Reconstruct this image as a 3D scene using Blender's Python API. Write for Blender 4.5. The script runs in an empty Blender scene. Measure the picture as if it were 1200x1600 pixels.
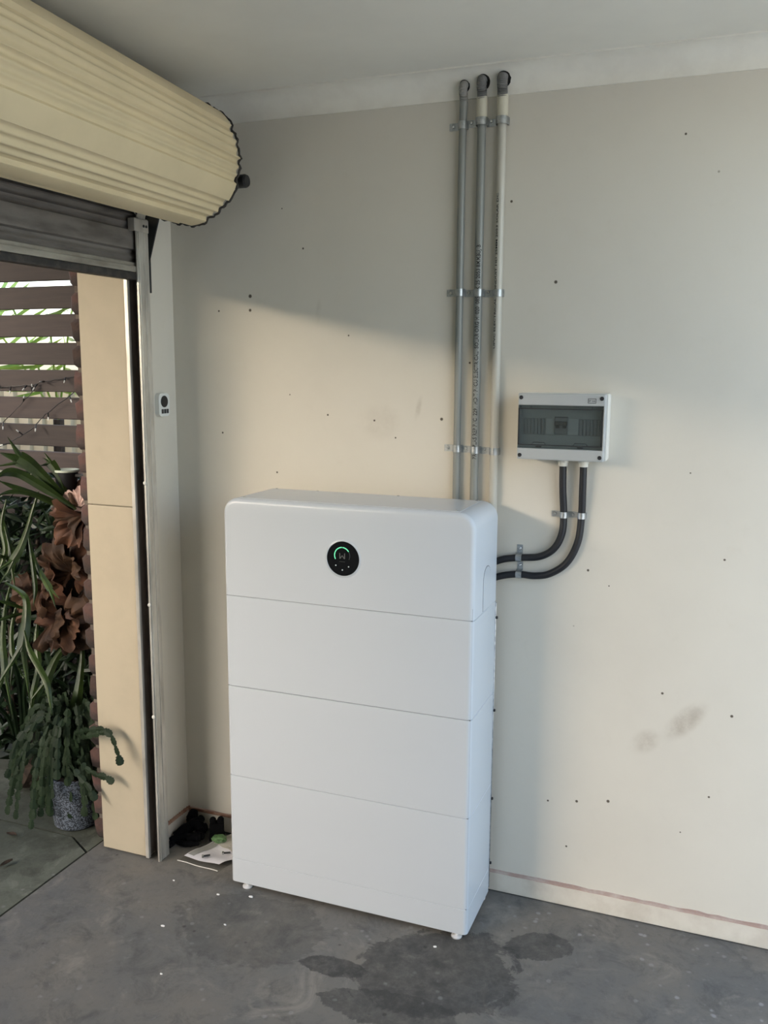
import bpy, bmesh, math, random
from mathutils import Vector, Matrix, noise as mnoise
random.seed(7)
PI = math.pi
scene = bpy.context.scene
COL = scene.collection

# ------------------------------------------------------------------ camera
cam_d = bpy.data.cameras.new('camera')
cam_d.sensor_fit = 'HORIZONTAL'
cam_d.sensor_width = 36.0
cam_d.lens = 36.0 * 1414.66 / 1200.0
cam_d.clip_start = 0.02
cam = bpy.data.objects.new('camera', cam_d)
COL.objects.link(cam)
_ya, _pi, _ro = math.radians(21.1767), math.radians(9.1253), math.radians(0.3136)
_f = Vector((-math.sin(_ya) * math.cos(_pi), math.cos(_ya) * math.cos(_pi), -math.sin(_pi)))
_r = _f.cross(Vector((0, 0, 1))).normalized()
_u = _r.cross(_f)
_r2 = _r * math.cos(_ro) + _u * math.sin(_ro)
_u2 = -_r * math.sin(_ro) + _u * math.cos(_ro)
cam.matrix_world = Matrix(((_r2.x, _u2.x, -_f.x, 1.7266), (_r2.y, _u2.y, -_f.y, -2.5528),
                           (_r2.z, _u2.z, -_f.z, 1.6081), (0, 0, 0, 1)))
scene.camera = cam

# ------------------------------------------------------------------ sky, daylight, exposure
world = bpy.data.worlds.new('sky')
scene.world = world
world.use_nodes = True
wt = world.node_tree
wt.nodes.clear()
w_out = wt.nodes.new('ShaderNodeOutputWorld')
w_bg = wt.nodes.new('ShaderNodeBackground')
w_sky = wt.nodes.new('ShaderNodeTexSky')
w_sky.sky_type = 'NISHITA'
w_sky.sun_disc = False
w_sky.sun_elevation = math.radians(21)          # hazy afternoon sun, veiled by cloud, over the side yard
w_sky.sun_rotation = math.radians(216)
w_sky.air_density = 1.0
w_sky.dust_density = 2.0
w_sky.ozone_density = 1.5
w_hs = wt.nodes.new('ShaderNodeHueSaturation')   # thin cloud greys the colours
w_hs.inputs['Saturation'].default_value = 0.8
w_wb = wt.nodes.new('ShaderNodeMix')             # camera white balance
w_wb.data_type = 'RGBA'
w_wb.blend_type = 'MULTIPLY'
w_wb.inputs[0].default_value = 1.0
w_wb.inputs[7].default_value = (1.05, 1.0, 0.955, 1)
w_bg.inputs['Strength'].default_value = 0.35
wt.links.new(w_sky.outputs[0], w_hs.inputs['Color'])
wt.links.new(w_hs.outputs[0], w_wb.inputs[6])
wt.links.new(w_wb.outputs[2], w_bg.inputs[0])
wt.links.new(w_bg.outputs[0], w_out.inputs[0])

def portal(name, loc, rot, sx, sy):
    d = bpy.data.lights.new(name, 'AREA')
    d.shape = 'RECTANGLE'
    d.size, d.size_y = sx, sy
    d.cycles.is_portal = True
    o = bpy.data.objects.new(name, d)
    o.location, o.rotation_euler = loc, rot
    COL.objects.link(o)
    return o
portal('daylight_portal', (-0.02, -1.68, 0.93), (0, -PI / 2, 0), 1.86, 2.86)
portal('daylight_portal', (2.28, -0.95, 1.2), (0, PI / 2, 0), 2.4, 1.9)

scene.view_settings.view_transform = 'Standard'
scene.view_settings.look = 'None'
scene.view_settings.gamma = 1.0
scene.view_settings.use_curve_mapping = False
scene.view_settings.exposure = 1.72

# ------------------------------------------------------------------ materials
def nd(t, kind, **kw):
    n = t.nodes.new(kind)
    for k, v in kw.items():
        setattr(n, k, v)
    return n

def math_node(t, op, a, b=None, clamp=False):
    n = nd(t, 'ShaderNodeMath', operation=op, use_clamp=clamp)
    for i, v in enumerate((a, b)):
        if v is None:
            continue
        if isinstance(v, (int, float)):
            n.inputs[i].default_value = v
        else:
            t.links.new(v, n.inputs[i])
    return n.outputs[0]

def mixc(t, fac, a, b):
    n = nd(t, 'ShaderNodeMix', data_type='RGBA')
    for s, v in ((0, fac), (6, a), (7, b)):
        if isinstance(v, (int, float)):
            n.inputs[s].default_value = v
        elif isinstance(v, tuple):
            n.inputs[s].default_value = (*v, 1)
        else:
            t.links.new(v, n.inputs[s])
    return n.outputs[2]

def noise(t, vec, scale, detail=4, rough=0.6, dist=0.0):
    n = nd(t, 'ShaderNodeTexNoise')
    n.inputs['Scale'].default_value = scale
    n.inputs['Detail'].default_value = detail
    n.inputs['Roughness'].default_value = rough
    n.inputs['Distortion'].default_value = dist
    t.links.new(vec, n.inputs['Vector'])
    return n.outputs['Fac']

def ramp(t, v, lo, hi, a=0.0, b=1.0):
    n = nd(t, 'ShaderNodeMapRange', interpolation_type='SMOOTHSTEP')
    t.links.new(v, n.inputs[0])
    n.inputs[1].default_value, n.inputs[2].default_value = lo, hi
    n.inputs[3].default_value, n.inputs[4].default_value = a, b
    return n.outputs[0]

def new_mat(name):
    m = bpy.data.materials.new(name)
    m.use_nodes = True
    t = m.node_tree
    b = t.nodes['Principled BSDF']
    tc = nd(t, 'ShaderNodeTexCoord')
    return m, t, b, tc.outputs['Object']

def bump(t, b, h, strength, dist=0.002):
    n = nd(t, 'ShaderNodeBump')
    n.inputs['Strength'].default_value = strength
    n.inputs['Distance'].default_value = dist
    t.links.new(h, n.inputs['Height'])
    t.links.new(n.outputs[0], b.inputs['Normal'])

def mat(name, col, rough=0.5, metal=0.0, spec=0.5, var=None, scale=20, bumps=None, rnd=0.0, stretch=None):
    """plain procedural material: base colour, noise variation towards var, optional relief and per-object variation"""
    m, t, b, v = new_mat(name)
    if stretch:
        mp = nd(t, 'ShaderNodeMapping')
        mp.inputs['Scale'].default_value = stretch
        t.links.new(v, mp.inputs['Vector'])
        v = mp.outputs[0]
    b.inputs['Roughness'].default_value = rough
    b.inputs['Metallic'].default_value = metal
    b.inputs['Specular IOR Level'].default_value = spec
    c = None
    if var is not None:
        c = mixc(t, ramp(t, noise(t, v, scale, 5), 0.35, 0.7), col, var)
    if rnd:
        oi = nd(t, 'ShaderNodeObjectInfo')
        hs = nd(t, 'ShaderNodeHueSaturation')
        if c is None:
            hs.inputs['Color'].default_value = (*col, 1)
        else:
            t.links.new(c, hs.inputs['Color'])
        t.links.new(ramp(t, oi.outputs['Random'], 0, 1, 1 - rnd, 1 + rnd), hs.inputs['Value'])
        t.links.new(ramp(t, oi.outputs['Random'], 0, 1, 0.5 + rnd * 0.03, 0.5 - rnd * 0.03), hs.inputs['Hue'])
        c = hs.outputs[0]
    if c is None:
        b.inputs['Base Color'].default_value = (*col, 1)
    else:
        t.links.new(c, b.inputs['Base Color'])
    if bumps:
        bump(t, b, noise(t, v, bumps[0], 4), bumps[1], bumps[2] if len(bumps) > 2 else 0.002)
    return m

def dots(t, v, pts, soft=0.35):
    """mask of small round marks: pts = (x, y, z, radius)"""
    acc = None
    for (x, y, z, r) in pts:
        n = nd(t, 'ShaderNodeVectorMath', operation='DISTANCE')
        t.links.new(v, n.inputs[0])
        n.inputs[1].default_value = (x, y, z)
        k = ramp(t, n.outputs['Value'], r * (1 - soft), r * (1 + soft), 1.0, 0.0)
        acc = k if acc is None else math_node(t, 'MAXIMUM', acc, k)
    return acc

def blob(t, v, c, size, rot=0.0, axis='Y'):
    """soft elliptical mask around c (world position of a stain)"""
    mp = nd(t, 'ShaderNodeMapping', vector_type='TEXTURE')
    mp.inputs['Location'].default_value = c
    mp.inputs['Rotation'].default_value = (0, rot, 0) if axis == 'Y' else (0, 0, rot)
    mp.inputs['Scale'].default_value = size
    t.links.new(v, mp.inputs['Vector'])
    n = nd(t, 'ShaderNodeVectorMath', operation='LENGTH')
    t.links.new(mp.outputs[0], n.inputs[0])
    return ramp(t, n.outputs['Value'], 0.25, 1.0, 1.0, 0.0)

WALL = (0.655, 0.622, 0.545)

def wall_mat(name, marks=(), smudges=()):
    m, t, b, v = new_mat(name)
    c = mixc(t, ramp(t, noise(t, v, 2.2, 5), 0.35, 0.75), WALL, tuple(k * 0.95 for k in WALL))
    c = mixc(t, ramp(t, noise(t, v, 14, 6, 0.7), 0.55, 0.85, 0, 0.25), c, (0.52, 0.48, 0.40))
    for cen, size, rot, amount in smudges:
        k = math_node(t, 'MULTIPLY', blob(t, v, cen, size, rot), ramp(t, noise(t, v, 14, 6, .7), 0.25, 0.7))
        c = mixc(t, math_node(t, 'MULTIPLY', k, amount), c, (0.26, 0.21, 0.15))
    if marks:
        c = mixc(t, dots(t, v, marks), c, (0.09, 0.075, 0.055))
    # fine specks of dirt
    vo = nd(t, 'ShaderNodeTexVoronoi')
    vo.inputs['Scale'].default_value = 7.0
    t.links.new(v, vo.inputs['Vector'])
    c = mixc(t, ramp(t, vo.outputs['Distance'], 0.012, 0.03, 0.7, 0.0), c, (0.2, 0.17, 0.13))
    t.links.new(c, b.inputs['Base Color'])
    b.inputs['Roughness'].default_value = 0.62
    b.inputs['Specular IOR Level'].default_value = 0.3
    bump(t, b, noise(t, v, 60, 5), 0.12, 0.002)
    return m

def floor_mat(name, base, warm, stains, specks=()):
    m, t, b, v = new_mat(name)
    sc = lambda k, c: tuple(min(1, q * k) for q in c)
    n1 = noise(t, v, 2.6, 8, 0.65, 0.4)
    c = mixc(t, ramp(t, n1, 0.3, 0.7), base, warm)
    n2 = noise(t, v, 9, 10, 0.72, 0.5)
    c = mixc(t, ramp(t, n2, 0.48, 0.70, 0, 0.65), c, sc(0.55, base))
    c = mixc(t, ramp(t, noise(t, v, 5.5, 10, 0.68, 1.2), 0.52, 0.72, 0, 0.6), c, sc(1.6, warm))
    c = mixc(t, ramp(t, noise(t, v, 45, 6, 0.7), 0.5, 0.75, 0, 0.4), c, sc(0.6, base))
    c = mixc(t, ramp(t, noise(t, v, 26, 8, 0.75, 0.6), 0.58, 0.70, 0, 0.5), c, sc(1.7, base))
    rough = ramp(t, n2, 0.3, 0.7, 0.5, 0.75)
    for cen, size, rot, amount, thr in stains:
        nn = math_node(t, 'ADD', math_node(t, 'MULTIPLY', noise(t, v, 9, 10, 0.7, 0.8), 1.3), math_node(t, 'MULTIPLY', noise(t, v, 38, 6, 0.7), 0.35))
        k = math_node(t, 'ADD', blob(t, v, cen, size, rot, 'Z'), nn)
        k = math_node(t, 'MULTIPLY', ramp(t, k, thr, thr + 0.08), ramp(t, noise(t, v, 24, 8, 0.75), 0.3, 0.6, 0.45, 1.0))
        c = mixc(t, math_node(t, 'MULTIPLY', k, amount), c, sc(0.30, base))
    vo = nd(t, 'ShaderNodeTexVoronoi')
    vo.inputs['Scale'].default_value = 24.0
    t.links.new(v, vo.inputs['Vector'])
    zone = ramp(t, noise(t, v, 5, 3), 0.5, 0.6, 0, 0.5)
    for cen, size in specks:
        zone = math_node(t, 'MAXIMUM', zone, blob(t, v, cen, size, 0, 'Z'))
    sp = math_node(t, 'MULTIPLY', ramp(t, math_node(t, 'ADD', vo.outputs['Distance'], math_node(t, 'MULTIPLY', noise(t, v, 60, 3), 0.25)), 0.22, 0.34, 1.0, 0.0), zone)
    c = mixc(t, math_node(t, 'MULTIPLY', sp, 0.6), c, (0.34, 0.345, 0.34))
    vo2 = nd(t, 'ShaderNodeTexVoronoi')
    vo2.inputs['Scale'].default_value = 9.0
    t.links.new(v, vo2.inputs['Vector'])
    c = mixc(t, ramp(t, vo2.outputs['Distance'], 0.03, 0.07, 0.75, 0.0), c, (0.035, 0.034, 0.032))
    t.links.new(c, b.inputs['Base Color'])
    t.links.new(rough, b.inputs['Roughness'])
    b.inputs['Specular IOR Level'].default_value = 0.35
    h = math_node(t, 'ADD', noise(t, v, 40, 8, 0.7), math_node(t, 'MULTIPLY', n1, 1.5))
    bump(t, b, h, 0.3, 0.004)
    return m

def glass_mat(name, tint, gloss_rough=0.08, mix=0.08):
    m = bpy.data.materials.new(name)
    m.use_nodes = True
    t = m.node_tree
    t.nodes.clear()
    out = nd(t, 'ShaderNodeOutputMaterial')
    tr = nd(t, 'ShaderNodeBsdfTransparent')
    tr.inputs[0].default_value = (*tint, 1)
    gl = nd(t, 'ShaderNodeBsdfGlossy')
    gl.inputs['Roughness'].default_value = gloss_rough
    lw = nd(t, 'ShaderNodeLayerWeight')
    tc = nd(t, 'ShaderNodeTexCoord')
    fac = math_node(t, 'MULTIPLY', math_node(t, 'POWER', lw.outputs['Facing'], 3.5), 0.6)
    k = math_node(t, 'ADD', math_node(t, 'ADD', fac, 0.04), math_node(t, 'MULTIPLY', noise(t, tc.outputs['Object'], 30), mix), True)
    mx = nd(t, 'ShaderNodeMixShader')
    t.links.new(k, mx.inputs[0])
    t.links.new(tr.outputs[0], mx.inputs[1])
    t.links.new(gl.outputs[0], mx.inputs[2])
    t.links.new(mx.outputs[0], out.inputs[0])
    return m

def glow_mat(name, col, strength):
    m, t, b, v = new_mat(name)
    b.inputs['Base Color'].default_value = (0.02, 0.02, 0.02, 1)
    b.inputs['Emission Color'].default_value = (*col, 1)
    b.inputs['Emission Strength'].default_value = strength
    return m

# ------------------------------------------------------------------ mesh helpers
def wloc(o):
    p = Vector((0, 0, 0))
    while o is not None:
        p += o.location
        o = o.parent
    return p

def link(name, me, m, parent=None, kind=None):
    o = bpy.data.objects.new(name, me)
    if m is not None and not me.materials:
        me.materials.append(m)
    COL.objects.link(o)
    if parent is not None:
        o.parent = parent
    if kind:
        o['kind'] = kind
    return o

def obj(name, bm, m, parent=None, kind=None, smooth=False, loc=None):
    """ONE mesh object; bm is in world coordinates; loc or the parent's place becomes its origin"""
    off = wloc(parent)
    if loc is not None:
        off = Vector(loc)
    bmesh.ops.translate(bm, verts=bm.verts, vec=-off)
    bmesh.ops.recalc_face_normals(bm, faces=bm.faces)
    me = bpy.data.meshes.new(name)
    bm.to_mesh(me)
    bm.free()
    if smooth:
        me.polygons.foreach_set('use_smooth', [True] * len(me.polygons))
        try:
            me.set_sharp_from_angle(angle=math.radians(40))
        except Exception:
            pass
    o = link(name, me, m, parent, kind)
    if loc is not None and parent is None:
        o.location = loc
    elif loc is not None:
        o.location = Vector(loc) - wloc(parent)
    return o

def tag(o, label, cat, group=None):
    o['label'] = label
    o['category'] = cat
    if group:
        o['group'] = group
    return o

def thing(name, loc, label, cat, group=None):
    o = bpy.data.objects.new(name, None)
    o.empty_display_size = 0.05
    o.location = loc
    COL.objects.link(o)
    return tag(o, label, cat, group)

def copy_tree(o, parent=None):
    c = o.copy()
    COL.objects.link(c)
    if parent is not None:
        c.parent = parent
    for ch in list(o.children):
        copy_tree(ch, c)
    return c

def merge(bm, tmp):
    me = bpy.data.meshes.new('tmp')
    tmp.to_mesh(me)
    tmp.free()
    bm.from_mesh(me)
    bpy.data.meshes.remove(me)

def box(bm, x0, x1, y0, y1, z0, z1, bev=0.0, seg=2, mtx=None):
    t = bmesh.new()
    bmesh.ops.create_cube(t, size=1.0)
    for v in t.verts:
        v.co = Vector(((x0 + x1) / 2 + v.co.x * (x1 - x0), (y0 + y1) / 2 + v.co.y * (y1 - y0), (z0 + z1) / 2 + v.co.z * (z1 - z0)))
    if bev:
        bmesh.ops.bevel(t, geom=t.edges[:], offset=bev, segments=seg, profile=0.6, affect='EDGES')
    if mtx is not None:
        bmesh.ops.transform(t, matrix=mtx, verts=t.verts)
    merge(bm, t)
    return bm

def catmull(pts, n):
    P = [Vector(p) for p in pts]
    out = []
    for i in range(len(P) - 1):
        a = P[i - 1] if i else P[0] * 2 - P[1]
        b, c = P[i], P[i + 1]
        d = P[i + 2] if i + 2 < len(P) else P[-1] * 2 - P[-2]
        for k in range(n):
            t = k / n
            out.append(0.5 * ((2 * b) + (c - a) * t + (2 * a - 5 * b + 4 * c - d) * t * t + (3 * b - a - 3 * c + d) * t ** 3))
    out.append(P[-1])
    return out

def tube(bm, pts, rad, seg=12, caps=True):
    """rad: number or list per point"""
    P = [Vector(p) for p in pts]
    n = len(P)
    R = rad if isinstance(rad, (list, tuple)) else [rad] * n
    t0 = (P[1] - P[0]).normalized()
    up = Vector((0, 0, 1)) if abs(t0.z) < 0.9 else Vector((1, 0, 0))
    nx = (up - t0 * up.dot(t0)).normalized()
    rings = []
    for i in range(n):
        tg = (P[min(i + 1, n - 1)] - P[max(i - 1, 0)])
        tg = tg.normalized() if tg.length > 1e-9 else t0
        nx = (nx - tg * nx.dot(tg)).normalized()
        ny = tg.cross(nx)
        rings.append([bm.verts.new(P[i] + (nx * math.cos(2 * PI * k / seg) + ny * math.sin(2 * PI * k / seg)) * R[i]) for k in range(seg)])
    for i in range(n - 1):
        for k in range(seg):
            bm.faces.new((rings[i][k], rings[i][(k + 1) % seg], rings[i + 1][(k + 1) % seg], rings[i + 1][k]))
    if caps:
        bm.faces.new(rings[0][::-1])
        bm.faces.new(rings[-1])
    return bm

def lathe(bm, prof, cen, axis='Z', seg=32, cap=True):
    """prof: (radius, height) list, revolved about axis through cen"""
    c = Vector(cen)
    rings = []
    for r, h in prof:
        ring = []
        for k in range(seg):
            a = 2 * PI * k / seg
            if axis == 'Z':
                p = Vector((r * math.cos(a), r * math.sin(a), h))
            elif axis == 'Y':
                p = Vector((r * math.cos(a), h, r * math.sin(a)))
            else:
                p = Vector((h, r * math.cos(a), r * math.sin(a)))
            ring.append(bm.verts.new(c + p))
        rings.append(ring)
    for i in range(len(rings) - 1):
        for k in range(seg):
            bm.faces.new((rings[i][k], rings[i][(k + 1) % seg], rings[i + 1][(k + 1) % seg], rings[i + 1][k]))
    if cap:
        bm.faces.new(rings[0])
        bm.faces.new(rings[-1])
    return bm

def prism(bm, poly, axis, a0, a1):
    """extrude a 2D outline along an axis; the outline's coordinates are the two other axes in order"""
    def P(p, a):
        if axis == 'Y':
            return (p[0], a, p[1])
        if axis == 'Z':
            return (p[0], p[1], a)
        return (a, p[0], p[1])
    A = [bm.verts.new(P(p, a0)) for p in poly]
    B = [bm.verts.new(P(p, a1)) for p in poly]
    n = len(poly)
    for i in range(n):
        bm.faces.new((A[i], A[(i + 1) % n], B[(i + 1) % n], B[i]))
    bm.faces.new(A[::-1])
    bm.faces.new(B)
    return bm

def grid_sheet(bm, f, nu, nv, thick=None):
    """parametric sheet f(u, v) in [0,1]^2 -> point, optionally given a thickness along its normal"""
    V = [[bm.verts.new(f(i / nu, j / nv)) for j in range(nv + 1)] for i in range(nu + 1)]
    F = []
    for i in range(nu):
        for j in range(nv):
            F.append(bm.faces.new((V[i][j], V[i + 1][j], V[i + 1][j + 1], V[i][j + 1])))
    if thick:
        bmesh.ops.recalc_face_normals(bm, faces=F)
        bmesh.ops.solidify(bm, geom=F, thickness=thick)
    return bm

def text_mesh(body, size, extrude=0.0, weight=0.0):
    cu = bpy.data.curves.new('lettering', 'FONT')
    cu.body = body
    cu.size = size
    cu.extrude = extrude
    cu.offset = weight
    cu.resolution_u = 2
    to = bpy.data.objects.new('lettering', cu)
    COL.objects.link(to)
    dg = bpy.context.evaluated_depsgraph_get()
    me = bpy.data.meshes.new_from_object(to.evaluated_get(dg))
    bpy.data.objects.remove(to)
    bpy.data.curves.remove(cu)
    bm = bmesh.new()
    bm.from_mesh(me)
    bpy.data.meshes.remove(me)
    return bm

# ------------------------------------------------------------------ the setting
H = 2.404                       # ceiling
ROOM_X, ROOM_Y = 2.3, -3.6      # unseen right side, set close for its daylight, wall behind the viewer
DOOR_Y0, DOOR_Y1 = -0.25, -3.1  # roller door opening

WHOLES = [(0.285, 0, 1.823, .0055), (0.284, 0, 1.780, .0045), (0.171, 0, 1.7795, .003), (0.7048, 0, 1.4468, .003),
          (0.7735, 0, 1.3968, .0025), (0.9177, 0, 1.4562, .0045), (0.3714, 0, 1.2734, .003), (0.1749, 0, 1.3936, .003),
          (1.3551, 0, 0.3388, .004), (1.4455, 0, 0.3558, .0045), (1.27, 0, .325, .003), (1.765, 0, .665, .004),
          (1.58, 0, .705, .0035), (1.36, 0, 1.04, .0035), (1.42, 0, 1.0, .002), (1.0, 0, 1.62, .003), (0.62, 0, 1.70, .0025),
          (0.55, 0, 1.46, .003), (0.42, 0, 1.52, .002), (1.24, 0, 1.84, .0045), (1.11, 0, 2.06, .0035), (1.56, 0, 2.2, .003),
          (0.40, 0, 2.08, .002), (0.47, 0, 1.96, .003), (1.72, 0, .42, .003), (1.33, 0, .19, .003), (1.65, 0, .3, .002),
          (1.72, 0, 1.1, .003), (1.62, 0, 1.33, .002), (1.9, 0, .9, .003)]
M_WALL = wall_mat('wall_paint', WHOLES,
                  [((1.645, 0, 0.632), (0.095, 0.3, 0.040), -0.85, 0.55), ((1.54, 0, 0.555), (0.06, 0.3, 0.04), -0.75, 0.38),
                   ((0.72, 0, 1.44), (0.09, 0.3, 0.07), 0.0, 0.16), ((0.845, 0, 1.485), (0.012, 0.3, 0.05), 0.2, 0.35),
                   ((0.52, 0, 1.77), (0.012, 0.3, 0.05), 0.1, 0.2)])
M_WALL2 = wall_mat('wall_paint_plain')
M_LINING = mat('door_lining_paint', (0.46, 0.40, 0.295), 0.55, var=(0.42, 0.365, 0.27), scale=6, bumps=(90, 0.06))
M_CEIL = mat('ceiling_paint', (0.80, 0.785, 0.71), 0.7, var=(0.75, 0.735, 0.665), scale=2.5, bumps=(60, 0.05))
M_CORNICE = mat('cornice_paint', (0.82, 0.80, 0.72), 0.6, var=(0.75, 0.725, 0.65), scale=9, bumps=(50, 0.08))
M_BASE = mat('skirting_paint', (0.68, 0.635, 0.55), 0.6, var=(0.58, 0.53, 0.45), scale=12, bumps=(60, 0.15))
M_RUST = mat('bare_timber_edge', (0.20, 0.085, 0.05), 0.8, var=(0.36, 0.22, 0.16), scale=25, bumps=(80, 0.4))
M_RUST2 = mat('faded_timber_edge', (0.36, 0.25, 0.21), 0.8, var=(0.48, 0.40, 0.35), scale=18, bumps=(80, 0.4))
M_FLOOR = floor_mat('garage_concrete', (0.125, 0.127, 0.124), (0.17, 0.158, 0.137),
                    [((1.06, -0.44, 0), (0.36, 0.30, 1), 0.6, 0.75, 1.30), ((0.80, -0.52, 0), (0.15, 0.06, 1), 0.1, 0.85, 1.22),
                     ((1.30, -0.23, 0), (0.15, 0.10, 1), 0.3, 0.7, 1.28), ((0.5, -0.45, 0), (0.35, 0.25, 1), 0, 0.35, 1.25),
                     ((1.0, -0.62, 0), (0.30, 0.10, 1), 0.1, 0.7, 1.25)],
                    [((1.5, -0.10, 0), (0.5, 0.16, 1)), ((1.8, -0.3, 0), (0.4, 0.2, 1))])
M_SLAB = floor_mat('weathered_concrete', (0.10, 0.108, 0.082), (0.155, 0.163, 0.133), [((-0.6, -0.3, 0), (0.5, 0.5, 1), 0, 0.4, 1.2)])
M_MORTAR = mat('mortar', (0.15, 0.125, 0.105), 0.9, var=(0.09, 0.075, 0.065), scale=40, bumps=(120, 0.6))
M_BRICK = mat('brick_clay', (0.080, 0.042, 0.034), 0.9, var=(0.045, 0.034, 0.032), scale=18, bumps=(70, 0.8, 0.004), rnd=0.35)
M_GROUND = mat('outside_ground', (0.62, 0.60, 0.54), 0.9, var=(0.54, 0.52, 0.46), scale=1.5, bumps=(20, 0.5))

def struct(name, bm, m, parent=None):
    return obj(name, bm, m, parent, kind='structure')

b = bmesh.new(); box(b, -0.205, ROOM_X + 0.1, ROOM_Y - 0.1, 0.1, -0.12, 0.0)
struct('floor', b, M_FLOOR)
# outside slabs of the side path, a dark open joint between them
floor_out = bmesh.new()
prism(floor_out, [(-0.217, -3.6), (-0.217, -0.290), (-0.329, -0.225), (-3.0, -0.225), (-3.0, -3.6)], 'Z', -0.12, -0.004)
fo = struct('floor_outside', floor_out, M_SLAB)
b = bmesh.new(); prism(b, [(-0.217, -0.276), (-0.217, 1.0), (-3.0, 1.0), (-3.0, -0.215), (-0.326, -0.215)], 'Z', -0.12, -0.006)
obj('slab', b, M_SLAB, fo)
b = bmesh.new(); box(b, -40, 60, -40, 40, -0.3, -0.13)
struct_ground = b
struct('ground_outside', b, M_GROUND)

b = bmesh.new(); box(b, -0.16, ROOM_X + 0.1, 0.0, 0.1, -0.02, H + 0.1)
struct('wall_back', b, M_WALL)
b = bmesh.new()
box(b, -0.16, 0.0, -0.238, 0.0, -0.02, H)
box(b, -0.16, 0.0, DOOR_Y1, -0.238, 2.12, H)
box(b, -0.16, 0.0, ROOM_Y, DOOR_Y1, -0.02, H)
wl = struct('wall_left', b, M_WALL2)
# painted lining boards of the door reveal: two lengths, butt joint between them
for z0, z1 in ((0.006, 1.172), (1.1745, 2.12)):
    b = bmesh.new(); box(b, -0.172, 0.0, -0.25, -0.236, z0, z1, 0.0025)
    obj('lining_board', b, M_LINING, wl)
b = bmesh.new()   # unseen side: post and wall piece shaped to steer the daylight coming in
box(b, ROOM_X, ROOM_X + 0.1, -0.03, 0.0, -0.02, H)
box(b, ROOM_X, ROOM_X + 0.1, ROOM_Y, -1.9, -0.02, H)
struct('wall_right', b, M_WALL2)
b = bmesh.new(); box(b, -0.16, ROOM_X + 0.1, ROOM_Y - 0.1, ROOM_Y, -0.02, H)
struct('wall_front', b, M_WALL2)
b = bmesh.new(); box(b, -1.9, ROOM_X + 0.12, ROOM_Y - 1.5, 0.1, H, H + 0.12)  # left overhang is an added awning that blocks the high sky
struct('ceiling', b, M_CEIL)

# cove cornice: concave quarter round with a small flat fillet under the ceiling
def cove(n=10, r=0.058, zc=2.34):
    pts = [(0.0, zc - 0.002), (-0.004, zc - 0.002)]
    for k in range(n + 1):
        a = PI / 2 * k / n
        pts.append((-0.004 - r + r * math.cos(a), zc + (H - 0.004 - zc) * math.sin(a)))
    pts += [(-0.072, H - 0.004), (-0.072, H), (0.0, H)]
    return pts
b = bmesh.new(); prism(b, cove(), 'X', 0.0, ROOM_X)
cor = obj('trim_1', b, M_CORNICE, kind='structure', smooth=True)
b = bmesh.new(); prism(b, [(-y, z) for y, z in cove()], 'Y', ROOM_Y, 0.0)
obj('trim_2', b, M_CORNICE, kind='structure', smooth=True)

# skirting with its bare top edge
def skirting(name, x0, x1, y0, y1, edge_mat, along):
    b = bmesh.new(); box(b, x0, x1, y0, y1, 0.003, 0.062, 0.0015, 1)
    s = struct(name, b, M_BASE)
    b = bmesh.new()
    n = 90
    rnd = random.Random(3)
    L = (x1 - x0) if along == 'X' else (y1 - y0)
    top = [0.0685 + rnd.uniform(-.0018, .0018) for _ in range(n + 1)]
    dep = [rnd.uniform(0.0, .0022) for _ in range(n + 1)]
    def f(u, v):
        i = min(int(u * n + .5), n)
        prof = [(0.0, 0.062), (1.0, 0.0622), (0.75, (top[i] + .062) / 2 + .002), (0.0, top[i])]
        q = prof[int(v * 3 + .5)]
        if along == 'X':
            return (x0 + L * u, y1 - (y1 - y0) * q[0] - dep[i] * (q[0] > 0), q[1])
        return (x0 + (x1 - x0) * q[0] + dep[i] * (q[0] > 0), y0 + L * u, q[1])
    grid_sheet(b, f, n, 3)
    obj('top_edge', b, edge_mat, s)
    return s
bb = skirting('baseboard_back', 0.0, ROOM_X, -0.010, 0.0, M_RUST2, 'X')
skirting('baseboard_left', 0.0, 0.010, -0.195, -0.010, M_RUST, 'Y')
b = bmesh.new(); box(b, 0.0, 0.34, -0.0125, -0.0098, 0.0605, 0.0695); obj('bare_edge', b, M_RUST, bb)
b = bmesh.new(); box(b, 0.008, 0.014, -0.0135, -0.0095, 0.025, 0.075, 0.001); obj('corner_gap', b, M_RUST, bb)

# brick pier outside the door, every brick a part
b = bmesh.new(); box(b, -0.237, -0.162, -0.186, 0.32, -0.02, 2.40)
pier = struct('wall_outside', b, M_MORTAR)
brick_meshes = {}
for ln in (0.23, 0.115, 0.13):
    for k in range(3):
        b = bmesh.new()
        rr = random.Random(k * 7 + int(ln * 1000))
        box(b, -0.046, 0.046, 0, ln, -0.0385, 0.0385, 0.017, 1)
        for v in b.verts:
            v.co += Vector((rr.uniform(-.005, .005), rr.uniform(-.005, .005), rr.uniform(-.003, .003)))
        me = bpy.data.meshes.new('brick'); b.to_mesh(me); b.free()
        me.materials.append(M_BRICK)
        me.polygons.foreach_set('use_smooth', [True] * len(me.polygons))
        brick_meshes[(ln, k)] = me
pitch = 0.0843
for c in range(-6, 22):
    zc = 1.843 - pitch * (c + 0.5)
    if zc < 0.03 or zc > 2.37:
        continue
    row = [(-0.2, .23), (.04, .23)] if c % 2 == 0 else [(-0.2, .115), (-.075, .23), (.165, .13)]
    for y0, ln in row:
        o = link('brick', brick_meshes[(ln, random.randrange(3))], None, pier)
        o.location = (-0.213 + random.uniform(-.004, .004), y0 + random.uniform(-.003, .003), zc)
        o.rotation_euler = (0, random.uniform(-.02, .02), random.uniform(-.02, .02))

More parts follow.
